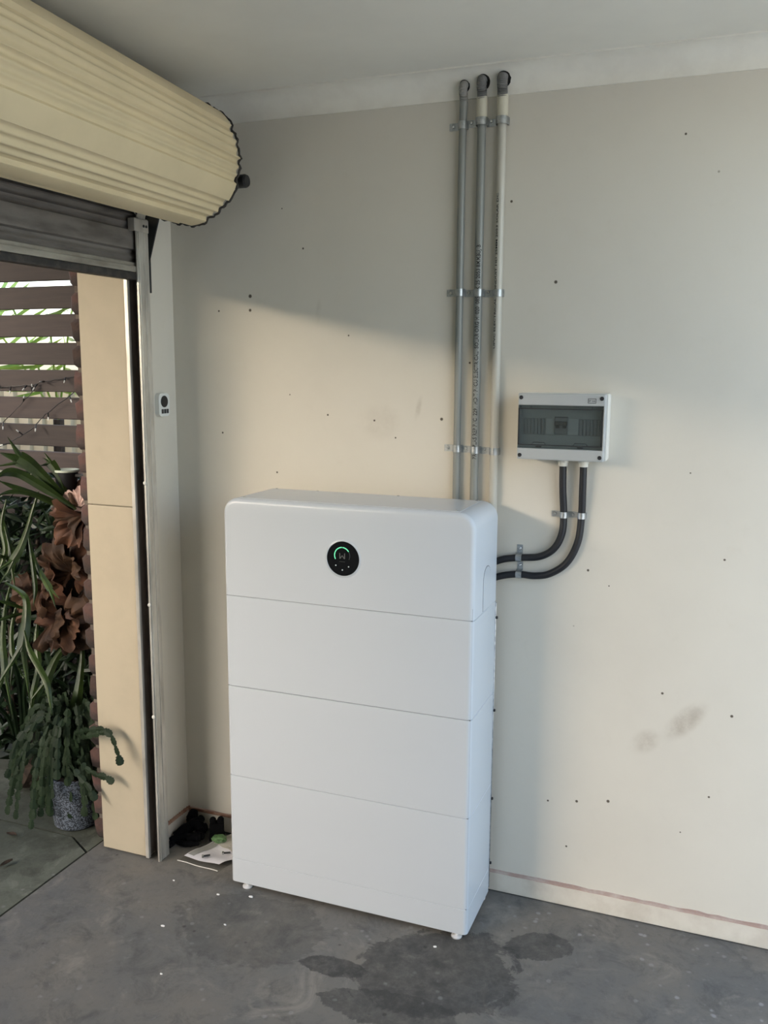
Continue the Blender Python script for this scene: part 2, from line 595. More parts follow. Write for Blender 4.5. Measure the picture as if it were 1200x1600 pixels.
# ------------------------------------------------------------------ battery storage unit
M_WHITE = mat('white_powder_coat', (0.53, 0.575, 0.62), 0.27, spec=0.45, bumps=(400, 0.03, 0.0005))
M_SEAM = mat('painted_seam_shadow', (0.10, 0.105, 0.11), 0.7)  # shade inside the seams and cover gap put into this dark grey
M_BLACKGLASS = mat('black_display_glass', (0.003, 0.0035, 0.004), 0.25, spec=0.12)
M_ZINC = mat('zinc_plated_steel', (0.72, 0.74, 0.75), 0.22, metal=1.0, var=(0.38, 0.40, 0.42), scale=60)
M_FOOT = mat('painted_glint_foot_steel', (0.85, 0.86, 0.87), 0.3, metal=0.3)  # glint of the feet put into a pale, barely metallic colour
M_GREEN = glow_mat('green_led', (0.16, 0.85, 0.42), 0.42)
M_LEDW = glow_mat('white_led', (0.9, 1.0, 0.95), 0.22)
M_LOGO = mat('grey_print', (0.09, 0.095, 0.097), 0.5)
M_BLACKP = mat('black_plastic', (0.012, 0.012, 0.014), 0.45)

BX0, BX1, BYF, BYB, BZT = 0.341, 1.1054, -0.284, -0.043, 1.228
unit = thing('battery_storage_unit', ((BX0 + BX1) / 2, (BYF + BYB) / 2, 0), 'tall white stacked battery storage unit with round black display', 'battery')

def footprint(x0, x1, yf, yb, rf=0.014, rb=0.004, n=6):
    pts = []
    for cx, cy, r, a0 in ((x1 - rf, yf + rf, rf, -90), (x1 - rb, yb - rb, rb, 0), (x0 + rb, yb - rb, rb, 90), (x0 + rf, yf + rf, rf, 180)):
        for k in range(n + 1):
            a = math.radians(a0 + 90 * k / n)
            pts.append((cx + r * math.cos(a), cy + r * math.sin(a)))
    return pts
def module(z0, z1, inset=0.0):
    b = bmesh.new()
    ch = 0.0012
    rings = []
    for z, i in ((z0, ch), (z0 + ch, 0), (z1 - ch, 0), (z1, ch)):
        rings.append([b.verts.new((x, y, z)) for x, y in footprint(BX0 + i + inset, BX1 - i - inset, BYF + i + inset, BYB - i)])
    n = len(rings[0])
    for a, c in zip(rings, rings[1:]):
        for k in range(n):
            b.faces.new((a[k], a[(k + 1) % n], c[(k + 1) % n], c[k]))
    b.faces.new(rings[0][::-1]); b.faces.new(rings[-1])
    return b
obj('plinth', module(0.017, 0.0948), M_WHITE, unit, smooth=True)
for z0, z1 in ((0.0954, 0.3693), (0.3705, 0.6560), (0.6576, 0.9360)):
    obj('battery_module', module(z0, z1), M_WHITE, unit, smooth=True)
b = bmesh.new(); box(b, BX0 + 0.004, BX1 - 0.004, BYF + 0.004, BYB - 0.004, 0.05, 0.97)
obj('seam_shadow_core', b, M_SEAM, unit)  # dark inner block that stands for the shade in the module seams

# inverter head: rounded upper corners, softened front edge
def head_outline(i, z0, rt=0.046, n=10):
    x0, x1, zt, r = BX0 + i, BX1 - i, BZT - i, rt - i
    pts = [(x0, z0), (x1, z0)]
    for cx, a0 in ((x1 - r, 0), (x0 + r, 90)):
        for k in range(n + 1):
            a = math.radians(a0 + 90 * k / n)
            pts.append((cx + r * math.cos(a), zt - r + r * math.sin(a)))
    return pts
b = bmesh.new()
rf = 0.014
lay = [(BYB, 0.003), (BYB - 0.003, 0.0)] + [(BYF + rf - rf * math.sin(math.radians(a)), rf * (1 - math.cos(math.radians(a)))) for a in (0, 18, 36, 54, 72, 90)]
rings = [[b.verts.new((x, y, z)) for x, z in head_outline(i, 0.9376)] for y, i in lay]
n = len(rings[0])
for a, c in zip(rings, rings[1:]):
    for k in range(n):
        b.faces.new((a[k], a[(k + 1) % n], c[(k + 1) % n], c[k]))
b.faces.new(rings[0]); b.faces.new(rings[-1][::-1])
head = obj('inverter_module', b, M_WHITE, unit, smooth=True)
# top cover plate seam and its screws
b = bmesh.new(); box(b, BX0 + 0.047, BX1 - 0.047, BYF + 0.018, BYB - 0.008, BZT - 0.001, BZT + 0.0012, 0.0006, 1)
obj('top_plate', b, M_WHITE, head)
for x, y in ((BX0 + .06, BYF + .026), (BX1 - .06, BYF + .026), (BX0 + .06, BYB - .016), (BX1 - .06, BYB - .016), (BX1 - 0.30, BYB - .016), (BX0 + .2, BYB - .016)):
    b = bmesh.new(); lathe(b, [(0.004, 0), (0.004, .0015), (0.0025, .0026)], (x, y, BZT + 0.001), 'Z', 10)
    obj('screw', b, M_ZINC, head)
# round display
dx, dz = 0.7257, 1.0773
b = bmesh.new(); lathe(b, [(0.056, 0.001), (0.0535, -0.0012), (0.0502, -0.0022), (0.0488, -0.0005), (0.0488, 0.001)], (dx, BYF, dz), 'Y', 48, cap=False)
disp_ring = obj('display_bezel', b, M_WHITE, unit, smooth=True)
b = bmesh.new(); lathe(b, [(0.0490, 0.0005), (0.0490, -0.0008), (0.048, -0.0012)], (dx, BYF, dz), 'Y', 48)
disp = obj('display', b, M_BLACKGLASS, unit)
yd = BYF - 0.0014
b = bmesh.new()
def arc_pts(a0, a1, r, n=14, cx=0.0, cz=0.0):
    return [(cx + r * math.cos(math.radians(a0 + (a1 - a0) * k / n)), yd - .0003, cz + r * math.sin(math.radians(a0 + (a1 - a0) * k / n))) for k in range(n + 1)]
acx, acz = dx - 0.002, dz + 0.009
tube(b, arc_pts(208, 92, 0.0232, 14, acx, acz), 0.00135, 6)
tube(b, arc_pts(86, 32, 0.0232, 8, acx, acz), 0.00135, 6)
obj('charge_ring', b, M_GREEN, disp)
b = bmesh.new(); tube(b, arc_pts(28, -26, 0.0232, 8, acx, acz), 0.0012, 6)
obj('charge_ring_unlit', b, mat('unlit_led', (0.012, 0.014, 0.015), 0.4), disp)
b = bmesh.new()
def poly(bm, pts, y):
    bm.faces.new([bm.verts.new((p[0], y, p[1])) for p in pts])
s = 0.0085
for P in ([(-1, 1), (-.72, .82), (-.72, -.55), (-1, -.95)], [(1, 1), (.72, .82), (.72, -.55), (1, -.95)],
          [(-.72, -.55), (-1, -.95), (-.62, -.95), (0, -.1), (0, .28)], [(.72, -.55), (1, -.95), (.62, -.95), (0, -.1), (0, .28)]):
    poly(b, [(acx + x * s, acz - 0.001 + z * s) for x, z in P], yd - .0002)
obj('logo', b, M_LOGO, disp)
b = bmesh.new()
for k in range(6):
    poly(b, [(acx - .0085 + k * .0029, acz - .0165), (acx - .0066 + k * .0029, acz - .0165), (acx - .0066 + k * .0029, acz - .0185), (acx - .0085 + k * .0029, acz - .0185)], yd - .0002)
obj('wordmark', b, mat('dim_print', (0.02, 0.021, 0.022), 0.5), disp)
for x, z in ((-.0215, -.020), (-.0015, -.032), (.0175, -.0215)):
    b = bmesh.new(); lathe(b, [(0.0017, 0), (0.0017, -.0004)], (dx + x, yd, dz + z), 'Y', 12)
    obj('indicator_light', b, M_LEDW, disp)
# arched cable cover on the right side
def arch(y0, y1, z0, z1, n=12):
    r = (y1 - y0) / 2
    return [(y0, z0), (y1, z0)] + [((y0 + y1) / 2 + r * math.cos(PI * k / n), z1 - r + r * math.sin(PI * k / n)) for k in range(n + 1)]
b = bmesh.new(); prism(b, arch(-0.191, -0.111, 0.940, 1.063), 'X', BX1 - 0.002, BX1 + 0.0004)
cover_shadow = obj('cover_gap_shadow', b, M_SEAM, unit)  # dark backing plate in place of the shade round the cover
b = bmesh.new(); prism(b, arch(-0.1893, -0.1127, 0.940, 1.0608), 'X', BX1 - 0.002, BX1 + 0.0009)
obj('cable_cover', b, M_WHITE, cover_shadow)
# steel mounting frame along the back edge, with dark fixing bolts
b = bmesh.new(); box(b, BX0 + 0.012, BX1 + 0.0015, -0.0425, -0.036, 0.03, 0.93, 0.001, 1)
fr = obj('mounting_frame', b, M_ZINC, unit)
for z in (0.885, 0.6, 0.32, 0.11):
    b = bmesh.new(); lathe(b, [(0.0045, 0), (0.0045, 0.004), (0.003, 0.005)], (BX1 + 0.0012, -0.0395, z), 'X', 10)
    obj('bolt', b, M_BLACKP, fr)
# levelling feet
for x, y in ((0.392, -0.270), (1.072, -0.270), (0.392, -0.068), (1.085, -0.062)):
    b = bmesh.new(); lathe(b, [(0.015, 0.0), (0.016, 0.004), (0.012, 0.0065), (0.0055, 0.008), (0.0055, 0.03)], (x, y, 0), 'Z', 16)
    obj('levelling_foot', b, M_FOOT, unit, smooth=True)

# ------------------------------------------------------------------ conduits on the back wall
M_PVC = mat('grey_pvc', (0.25, 0.26, 0.242), 0.32, var=(0.22, 0.23, 0.215), scale=8, stretch=(1, 1, .1))
M_PVCW = mat('cream_pvc', (0.50, 0.485, 0.425), 0.3, var=(0.45, 0.435, 0.38), scale=8, stretch=(1, 1, .1))
M_COUP = mat('cream_coupling', (0.58, 0.555, 0.45), 0.35)
M_FLEX = mat('grey_corrugated_pvc', (0.17, 0.17, 0.165), 0.45)
M_FLEXL = mat('light_corrugated_pvc', (0.27, 0.265, 0.245), 0.45)
M_INK = mat('black_ink', (0.03, 0.03, 0.03), 0.6)
M_GAL = mat('galvanised_strap', (0.50, 0.52, 0.53), 0.33, metal=0.9, var=(0.33, 0.35, 0.36), scale=90, bumps=(200, .1, .0004))
M_HOLE = mat('cut_hole_dark', (0.012, 0.011, 0.010), 0.9)

def wrap_text(body, size, pipe_x, pipe_y, r, z_start, face_deg, length=None):
    """print running up a pipe, bent round its surface; face_deg = direction the line of print faces"""
    bm = text_mesh(body, size, 0.0, size * .022)
    xs = [v.co.x for v in bm.verts]
    k = (length / (max(xs) - min(xs))) if length else 1.0
    x0 = min(xs)
    for v in bm.verts:
        s_, h_ = (v.co.x - x0) * k, v.co.y - size * 0.35
        a = math.radians(face_deg) + (-h_) / r * 1.0
        v.co = Vector((pipe_x + (r + .0004) * math.cos(a), pipe_y + (r + .0004) * math.sin(a), z_start + s_))
    return bm
conduit_spec = [
    (0.9695, 0.0106, M_PVC, 'grey conduit pipe, leftmost of the three above the battery unit'),
    (1.0245, 0.0120, M_PVC, 'grey conduit pipe with bold black printing, middle of the three'),
    (1.0815, 0.0122, M_PVCW, 'pale cream conduit pipe with fine print, rightmost of the three')]
for i, (px, r, m, lab) in enumerate(conduit_spec):
    py = -r - 0.0015
    root = thing('conduit', (px, py, 1.15), lab, 'conduit', 'vertical conduits')
    b = bmesh.new()
    if i == 0:
        tube(b, [(px, py, 1.15), (px, py, 1.6), (px, py, 2.24), (px + .001, py - .001, 2.29), (px + .003, py - .004, 2.328)], [r, r, r, r * 1.03, r * 1.1], 20)
    else:
        tube(b, [(px, py, 1.15), (px, py, 2.30)], r, 20)
    obj('pipe', b, m, root, smooth=True)
    # corrugated flexible end running up into the cornice
    z0, z1 = ((2.322, 2.402), (2.33, 2.41), (2.33, 2.412))[i]
    rf = r * (1.12, 1.16, 1.2)[i]
    pts, rad = [], []
    x_ = px + (.003 if i == 0 else 0.0)
    dz_ = (-.010, 0.0, .003)[i]
    C = catmull([(x_, py - .003, z0), (x_, py - .006, z0 + .02), (x_ + .001, -0.027, 2.362 + dz_), (x_ + .001, -0.024, 2.376 + dz_), (x_ + .001, -0.008, 2.386 + dz_)], 11)
    for k, p in enumerate(C):
        pts.append(p)
        rad.append(rf * (1.0 if k % 2 else 0.88))
    b = bmesh.new(); tube(b, pts, rad, 20)
    obj('flexible_sleeve', b, (M_FLEXL, M_FLEX, M_FLEX)[i], root)
    if i:
        b = bmesh.new(); lathe(b, [(r * 1.0, 2.278), (r * 1.27, 2.279), (r * 1.27, 2.336), (r * 1.05, 2.337)], (px, py - .001, 0), 'Z', 24)
        obj('coupling', b, M_COUP, root, smooth=True)
    if i == 1:
        b = wrap_text('PROTPLAS REP PVC  2291 HD/T PVCU ELECTRICAL  SOLAR ORG H1020  0852 BK 25/2053 8MMBUJ B', 0.0165, px, py, r, 1.345, -84, 0.60)
        obj('printing', b, M_INK, root)
    if i == 2:
        b = wrap_text('UPVC ELECTRICAL CONDUIT HD 25MM 2053 SOLAR DC', 0.0085, px, py, r, 1.66, -112, 0.42)
        obj('printing', b, M_INK, root)
    # ragged hole cut in the cornice round the sleeve, lining the cove's curve
    b = bmesh.new()
    R0, zc0 = 0.058, 2.34
    rr = random.Random(i)
    def on_cove(x, th):
        return (x, -0.004 - R0 + R0 * math.cos(th) - .0008, zc0 + 0.060 * math.sin(th) - .0006)
    th0, dth = math.radians((31, 37, 39)[i]), math.radians((16, 21, 22)[i])
    rows = []
    for q in (0.0, 0.5, 1.0):
        rows.append([b.verts.new(on_cove(px + .004 + rf * 1.22 * q * (1 + rr.uniform(-.05, .07) * (q == 1)) * math.cos(2 * PI * k / 22), th0 + dth * q * math.sin(2 * PI * k / 22))) for k in range(22)])
    for a_, c_ in zip(rows, rows[1:]):
        for k in range(22):
            b.faces.new((a_[k], a_[(k + 1) % 22], c_[(k + 1) % 22], c_[k]))
    bmesh.ops.remove_doubles(b, verts=b.verts, dist=1e-6)
    obj('cut_hole', b, M_HOLE, cor)

# half saddles: strap over the pipe, tab with a screw beside it
def saddle(px, pz, r, w=0.020, tab=0.030, ang=0.0, flip=False):
    """built round the origin of a pipe running along local z, wall at local y=0; returns parts"""
    th = 0.0014
    cy = -r - 0.0015
    prof = []
    ro = r + th
    prof.append((-r - tab, -th)); prof.append((-ro - .001, -th))
    for k in range(13):
        a = PI + PI * k / 12
        prof.append((ro * math.cos(a), cy + ro * math.sin(a)))
    prof.append((ro + .001, -0.0002))
    inner = [(-r - tab, -0.0002), (-r, -0.0002)]
    for k in range(13):
        a = PI + PI * k / 12
        inner.append((r * math.cos(a), cy + r * math.sin(a)))
    inner.append((r, -0.0002))
    b = bmesh.new()
    n = len(prof)
    A = [[b.verts.new((p[0], p[1], z)) for p in prof] for z in (-w / 2, w / 2)]
    B = [[b.verts.new((p[0], p[1], z)) for p in inner] for z in (-w / 2, w / 2)]
    for k in range(n - 1):
        b.faces.new((A[0][k], A[0][k + 1], A[1][k + 1], A[1][k]))
        b.faces.new((B[0][k], B[1][k], B[1][k + 1], B[0][k + 1]))
        b.faces.new((A[0][k], B[0][k], B[0][k + 1], A[0][k + 1]))
        b.faces.new((A[1][k], A[1][k + 1], B[1][k + 1], B[1][k]))
    b.faces.new((A[0][0], A[1][0], B[1][0], B[0][0]))
    b.faces.new((A[0][-1], B[0][-1], B[1][-1], A[1][-1]))
    return b
ROWS = ((2.268, 'just below the cornice'), (1.817, 'at mid height'), (1.373, 'just above the battery unit'))
COLS = ('leftmost', 'middle', 'rightmost')
for zi, (z, where) in enumerate(ROWS):
    for ci, (px, r, m, lab) in enumerate(conduit_spec):
        root = thing('pipe_saddle', (px, 0, z - .002 * ci + (0.006 if zi == 0 and ci else 0)), 'galvanised pipe saddle holding the %s conduit %s' % (COLS[ci], where), 'clamp', 'galvanised saddles on the conduits')
        rr = r * (1.2 if (zi == 0 and ci) else 1.0) + 0.0006
        me_b = saddle(0, 0, rr)
        bmesh.ops.translate(me_b, verts=me_b.verts, vec=wloc(root))
        st = obj('strap', me_b, M_GAL, root)
        sb = bmesh.new(); lathe(sb, [(0.0045, -.001), (0.0045, -.0028), (0.003, -.0042)], (px - rr - 0.018, 0, z + (.006 if zi == 0 and ci else 0)), 'Y', 12)
        obj('screw', sb, M_ZINC, st)

# ------------------------------------------------------------------ breaker enclosure
M_GREY = mat('light_grey_abs', (0.43, 0.45, 0.45), 0.42, var=(0.41, 0.43, 0.43), scale=5, bumps=(300, .04, .0004))
M_OFFW = mat('off_white_abs', (0.70, 0.69, 0.63), 0.42)
M_SMOKE = glass_mat('smoked_window', (0.66, 0.70, 0.71), 0.2, 0.08)
M_DARK = mat('dark_grey_plastic', (0.045, 0.05, 0.052), 0.45)
M_MIDG = mat('breaker_grey', (0.26, 0.275, 0.275), 0.5)
EX0, EX1, EZ0, EZ1 = 1.1655, 1.4005, 1.358, 1.5385
enc = thing('breaker_enclosure', ((EX0 + EX1) / 2, 0, EZ0), 'light grey wall-mounted breaker box with smoked window', 'electrical box')
b = bmesh.new()
box(b, EX0 + .003, EX1 + .003, -0.056, -0.052, EZ0 - .001, EZ1 + .001, 0.001, 1)
box(b, EX0 + .003, EX1 + .003, -0.056, -0.0, EZ0 - .001, EZ1 + .001, 0.006)
obj('back_box', b, M_OFFW, enc)
b = bmesh.new()
wz0, wz1 = EZ0 + 0.031, EZ1 - 0.032
YF = -0.092
box(b, EX0, EX1, YF, -0.058, wz1, EZ1, 0.004)
box(b, EX0, EX1, YF, -0.058, EZ0, wz0, 0.004)
box(b, EX1 - 0.0045, EX1, YF + .001, -0.058, wz0 - .006, wz1 + .006, 0.0015, 1)
box(b, EX0, EX0 + 0.003, YF + .006, -0.058, wz0 - .006, wz1 + .006, 0.001, 1)
cv_ = obj('front_cover', b, M_GREY, enc)
# dark recess behind the window with breaker, plates and slats
b = bmesh.new(); box(b, EX0 + .004, EX1 - .005, -0.066, -0.060, wz0 - .004, wz1 + .004)
tray = obj('tray', b, mat('tray_grey', (0.44, 0.46, 0.46), 0.6), enc)
ecx = (EX0 + EX1) / 2
b = bmesh.new(); box(b, ecx - .044, ecx + .046, -0.070, -0.066, EZ0 + .068, EZ0 + .114, 0.001, 1)
obj('breaker_cutout', b, mat('cutout_grey', (0.55, 0.56, 0.55), 0.6), tray)
for k in range(6):
    for sx in (-1, 1):
        x = ecx + sx * (0.052 + k * 0.0095)
        b = bmesh.new(); box(b, x - .0037, x + .0037, -0.0695, -0.066, EZ0 + .068, EZ0 + .112, 0.0008, 1)
        obj('blanking_slat', b, mat('slat_grey', (0.33, 0.345, 0.35), 0.55) if k + sx == 1 else bpy.data.materials.get('slat_grey') or M_MIDG, tray)
b = bmesh.new()
box(b, ecx - .0185, ecx + .0165, -0.076, -0.066, EZ0 + .070, EZ0 + .117, 0.001, 1)
br = obj('circuit_breaker', b, M_MIDG, enc)
b = bmesh.new(); box(b, ecx - .0185, ecx + .0165, -0.0785, -0.075, EZ0 + .094, EZ0 + .105, 0.001, 1); obj('toggle_bar', b, M_DARK, br)
for x in (-.0145, .0045):
    b = bmesh.new(); box(b, ecx + x, ecx + x + .009, -0.083, -0.075, EZ0 + .087, EZ0 + .095, 0.001, 1); obj('toggle', b, M_BLACKP, br)
b = bmesh.new(); box(b, ecx - .0185, ecx + .0165, -0.0765, -0.0755, EZ0 + .115, EZ0 + .118); obj('breaker_label', b, M_DARK, br)
# hinged smoked window with black edging and two finger latches
b = bmesh.new()
box(b, EX0 + .0005, EX1 - .0045, YF + .0035, YF + .006, wz0 + .0002, wz1 - .0002)
win = obj('window', b, M_SMOKE, enc)
for nm, (x0, x1, z0, z1) in {'a': (EX0 + .0015, EX1 - .005, wz1 - .0105, wz1 - .0085), 'b': (EX0 + .0015, EX1 - .005, wz0 + .0085, wz0 + .0105),
                             'c': (EX0 + .0015, EX0 + .0045, wz0 + .009, wz1 - .009), 'd': (EX1 - .0085, EX1 - .006, wz0 + .009, wz1 - .009)}.items():
    b = bmesh.new(); box(b, x0, x1, YF + .0015, YF + .0034, z0, z1); obj('window_edging', b, M_BLACKP, win)
for x in (ecx - .058, ecx + .055):
    b = bmesh.new()
    tube(b, [(x - .019, YF + .0022, wz0 + .010), (x - .015, YF + .0018, wz0 + .0165), (x + .015, YF + .0018, wz0 + .0165), (x + .019, YF + .0022, wz0 + .010)], 0.0008, 6)
    box(b, x - .008, x + .008, YF + .0005, YF + .0034, wz0 + .0035, wz0 + .0065, 0.0006, 1)
    obj('latch', b, M_BLACKP, win)
for x in (ecx - .082, ecx + .083):
    b = bmesh.new(); box(b, x - .0012, x + .0012, YF + .001, YF + .0034, wz1 - .008, wz1 - .002); obj('hinge_pin', b, M_DARK, win)
for x, z in ((EX0 + .0085, EZ1 - .0115), (EX1 - .0095, EZ1 - .0115), (EX0 + .0085, EZ0 + .0115), (EX1 - .0095, EZ0 + .0115)):
    b = bmesh.new(); lathe(b, [(0.0055, 0.001), (0.0055, -.001), (0.0042, -.0022), (0.0022, -.0012)], (x, YF, z), 'Y', 18)
    obj('screw_cap', b, M_BLACKP, enc, smooth=True)
b = bmesh.new()
lx0, lx1, lz0, lz1 = EX1 - .046, EX1 - .0245, EZ1 - .0245, EZ1 - .0115
for q in ((lx0, lx1, lz0, lz0 + .0013), (lx0, lx1, lz1 - .0013, lz1), (lx0, lx0 + .0013, lz0, lz1), (lx1 - .0013, lx1, lz0, lz1)):
    box(b, q[0], q[1], YF - .0004, YF + .001, q[2], q[3])
tb = text_mesh('IP 66', 0.0082)
xs = [v.co.x for v in tb.verts]; k = 0.0165 / (max(xs) - min(xs))
for v in tb.verts:
    v.co = Vector((lx0 + .0025 + (v.co.x - min(xs)) * k, YF - .0004, lz0 + .0037 + v.co.y))
merge(b, tb)
obj('rating_label', b, M_INK, enc)
for x in (1.2828, 1.3395):
    b = bmesh.new(); lathe(b, [(0.0125, 1.360), (0.0148, 1.359), (0.0148, 1.347), (0.0128, 1.346), (0.0128, 1.337), (0.011, 1.3365)], (x, -0.026, 0), 'Z', 20)
    obj('cable_gland', b, M_OFFW, enc, smooth=True)

# black flexible cables from the enclosure to the unit
M_CABLE = mat('black_flexible_conduit', (0.010, 0.011, 0.014), 0.5, bumps=(250, .15, .0006))
cab_r = 0.0102
c1 = [(1.2828, -.026, 1.340), (1.284, -.021, 1.27), (1.2875, -.0125, 1.197), (1.284, -.013, 1.14), (1.262, -.014, 1.096), (1.222, -.014, 1.071), (1.1631, -.0125, 1.063), (1.12, -.016, 1.056), (1.085, -.022, 1.043)]
c2 = [(1.3395, -.026, 1.340), (1.339, -.021, 1.27), (1.3375, -.0125, 1.198), (1.330, -.013, 1.122), (1.3016, -.014, 1.060), (1.255, -.014, 1.024), (1.21, -.014, 1.0135), (1.1646, -.0125, 1.014), (1.12, -.016, 1.007), (1.085, -.022, .996)]
for pts, lab in ((c1, 'inner black flexible cable curving from the breaker box to the unit'), (c2, 'outer black flexible cable with the wider bend to the unit')):
    b = bmesh.new(); tube(b, catmull(pts, 8), cab_r, 16)
    o = obj('flexible_cable', b, M_CABLE, smooth=True, loc=pts[-1]); tag(o, lab, 'cable', 'black cables')
def cable_clip(pos, rot, lab):
    root = thing('cable_clip', pos, lab, 'clamp', 'cable clips')
    b = saddle(0, 0, cab_r + .0005, 0.017, 0.026)
    bmesh.ops.rotate(b, verts=b.verts, cent=(0, 0, 0), matrix=Matrix.Rotation(rot, 3, 'Y'))
    bmesh.ops.translate(b, verts=b.verts, vec=wloc(root))
    st = obj('strap', b, M_GAL, root)
    b = bmesh.new(); lathe(b, [(0.0042, -.001), (0.0042, -.0028), (0.003, -.004)], (-0.026, 0, 0), 'Y', 12)
    bmesh.ops.rotate(b, verts=b.verts, cent=(0, 0, 0), matrix=Matrix.Rotation(rot, 3, 'Y'))
    bmesh.ops.translate(b, verts=b.verts, vec=wloc(root))
    obj('screw', b, M_ZINC, st)
cable_clip((1.2875, 0, 1.197), 0, 'shiny metal clip on the upright run of the inner black cable')
cable_clip((1.3375, 0, 1.1975), 0, 'shiny metal clip on the upright run of the outer black cable')
cable_clip((1.1631, 0, 1.063), PI / 2, 'metal clip on the level run of the upper black cable')
cable_clip((1.1646, 0, 1.014), PI / 2, 'metal clip on the level run of the lower black cable')

# door button on the left wall strip
wb = thing('door_button', (0, -0.088, 1.445), 'small white door remote with dark round pad on left wall', 'remote control')
b = bmesh.new()
def rounded(y0, y1, z0, z1, r, n=5):
    pts = []
    for cy, cz, a0 in ((y1 - r, z1 - r, 0), (y0 + r, z1 - r, 90), (y0 + r, z0 + r, 180), (y1 - r, z0 + r, 270)):
        for k in range(n + 1):
            a = math.radians(a0 + 90 * k / n)
            pts.append((cy + r * math.cos(a), cz + r * math.sin(a)))
    return pts
prism(b, rounded(-0.118, -0.060, 1.447, 1.520, 0.014), 'X', 0.0, 0.016)
obj('housing', b, mat('white_abs', (0.72, 0.73, 0.70), 0.4), wb)
b = bmesh.new(); lathe(b, [(0.0185, 0.0155), (0.0185, .0175), (0.0165, 0.018)], (0, -0.089, 1.494), 'X', 24); obj('pad', b, M_BLACKP, wb)
for k in range(3):
    y = -0.105 + k * 0.0135
    b = bmesh.new(); box(b, 0.0155, 0.0178, y, y + .0105, 1.456, 1.470, 0.0008, 1); obj('button', b, M_BLACKP, wb)

# ------------------------------------------------------------------ roller door
M_CURT = mat('cream_colour_steel', (0.68, 0.575, 0.37), 0.42, spec=0.4, var=(0.62, 0.525, 0.335), scale=5, bumps=(120, .04))
M_BACKC = mat('dirty_grey_steel', (0.17, 0.155, 0.14), 0.5, var=(0.09, 0.08, 0.07), scale=22, bumps=(60, .1), stretch=(1, .25, 1))
M_RUB = mat('black_rubber', (0.016, 0.015, 0.015), 0.6, var=(0.05, 0.043, 0.037), scale=40)
M_ALU = mat('mill_aluminium', (0.62, 0.60, 0.55), 0.4, metal=0.55, var=(0.42, 0.40, 0.36), scale=30, stretch=(1, 1, .2))
M_FELT = mat('worn_guide_liner', (0.17, 0.15, 0.135), 0.75, var=(0.10, 0.088, 0.08), scale=30, stretch=(1, 1, .3))
M_STEELB = mat('black_painted_steel', (0.02, 0.022, 0.023), 0.5)

ACX, ACZ, AR, YE = 0.200, 2.185, 0.172, -0.20
PER = math.radians(48)
def ripple(a):
    """roll-formed sheet relief over one 48 degree repeat, metres"""
    t = (a % PER) / PER
    def ss(e0, e1, x):
        x = max(0, min(1, (x - e0) / (e1 - e0)))
        return x * x * (3 - 2 * x)
    pan = ss(0.0, 0.03, t) * (1 - ss(0.385, 0.415, t))
    rib = math.exp(-((t - 0.55) / 0.040) ** 2) * 0.7 + math.exp(-((t - 0.71) / 0.045) ** 2) + math.exp(-((t - 0.87) / 0.040) ** 2) * 0.7
    return 0.0115 * pan + 0.0078 * rib
def roll_at(y):
    t = max(0.0, min(1.0, (YE - y) / 0.9))
    r = AR + 0.016 * t
    return (ACX - AR + r - 0.000, ACZ + 0.014 * t, r)
door = thing('roller_door', (0.2, -1.65, 1.86), 'cream ribbed roller door mostly rolled up above the opening', 'door')
b = bmesh.new()
NA = 480
ys = [YE, -0.35, -0.6, -0.85, -1.1, -1.6, -3.25]
rows = []
for y in ys:
    cx, cz, r = roll_at(y)
    rows.append([b.verts.new((cx + (r - .0095 + ripple(2 * PI * k / NA + .30)) * math.cos(2 * PI * k / NA), y, cz + (r - .0095 + ripple(2 * PI * k / NA + .30)) * math.sin(2 * PI * k / NA))) for k in range(NA)])
for i in range(len(rows) - 1):
    for k in range(NA):
        b.faces.new((rows[i][k], rows[i][(k + 1) % NA], rows[i + 1][(k + 1) % NA], rows[i + 1][k]))
roll = obj('curtain_roll', b, M_CURT, door, smooth=True)
# spiral ends of the wound sheet and the drum wheel behind them
b = bmesh.new()
for j in range(5):
    rr = 0.158 - j * 0.012
    tube(b, [(ACX + rr * math.cos(2 * PI * k / 40), YE + .001, ACZ + rr * math.sin(2 * PI * k / 40)) for k in range(41)], 0.003, 6, caps=False)
obj('wound_layers', b, M_RUB, door)
b = bmesh.new(); lathe(b, [(0.10, 0.0), (0.10, 0.012), (0.03, 0.014), (0.03, 0.03)], (ACX, YE - .012, ACZ), 'Y', 32)
obj('drum_wheel', b, M_STEELB, door)
# frayed weather strip round the rim
rnd = random.Random(11)
b = bmesh.new()
pts, rad = [], []
for k in range(181):
    a = 2 * PI * k / 180
    w = ripple(a + .30)
    rr = AR - .004 + w * .6 + 0.0016 * math.sin(a * 23) + rnd.uniform(-.0012, .0012)
    pts.append((ACX + rr * math.cos(a), YE + .004 + rnd.uniform(-.001, .001), ACZ + rr * math.sin(a)))
    rad.append(0.0034 + rnd.uniform(-.0008, .0008))
tube(b, pts, rad, 7, caps=False)
obj('edge_strip', b, M_RUB, door)
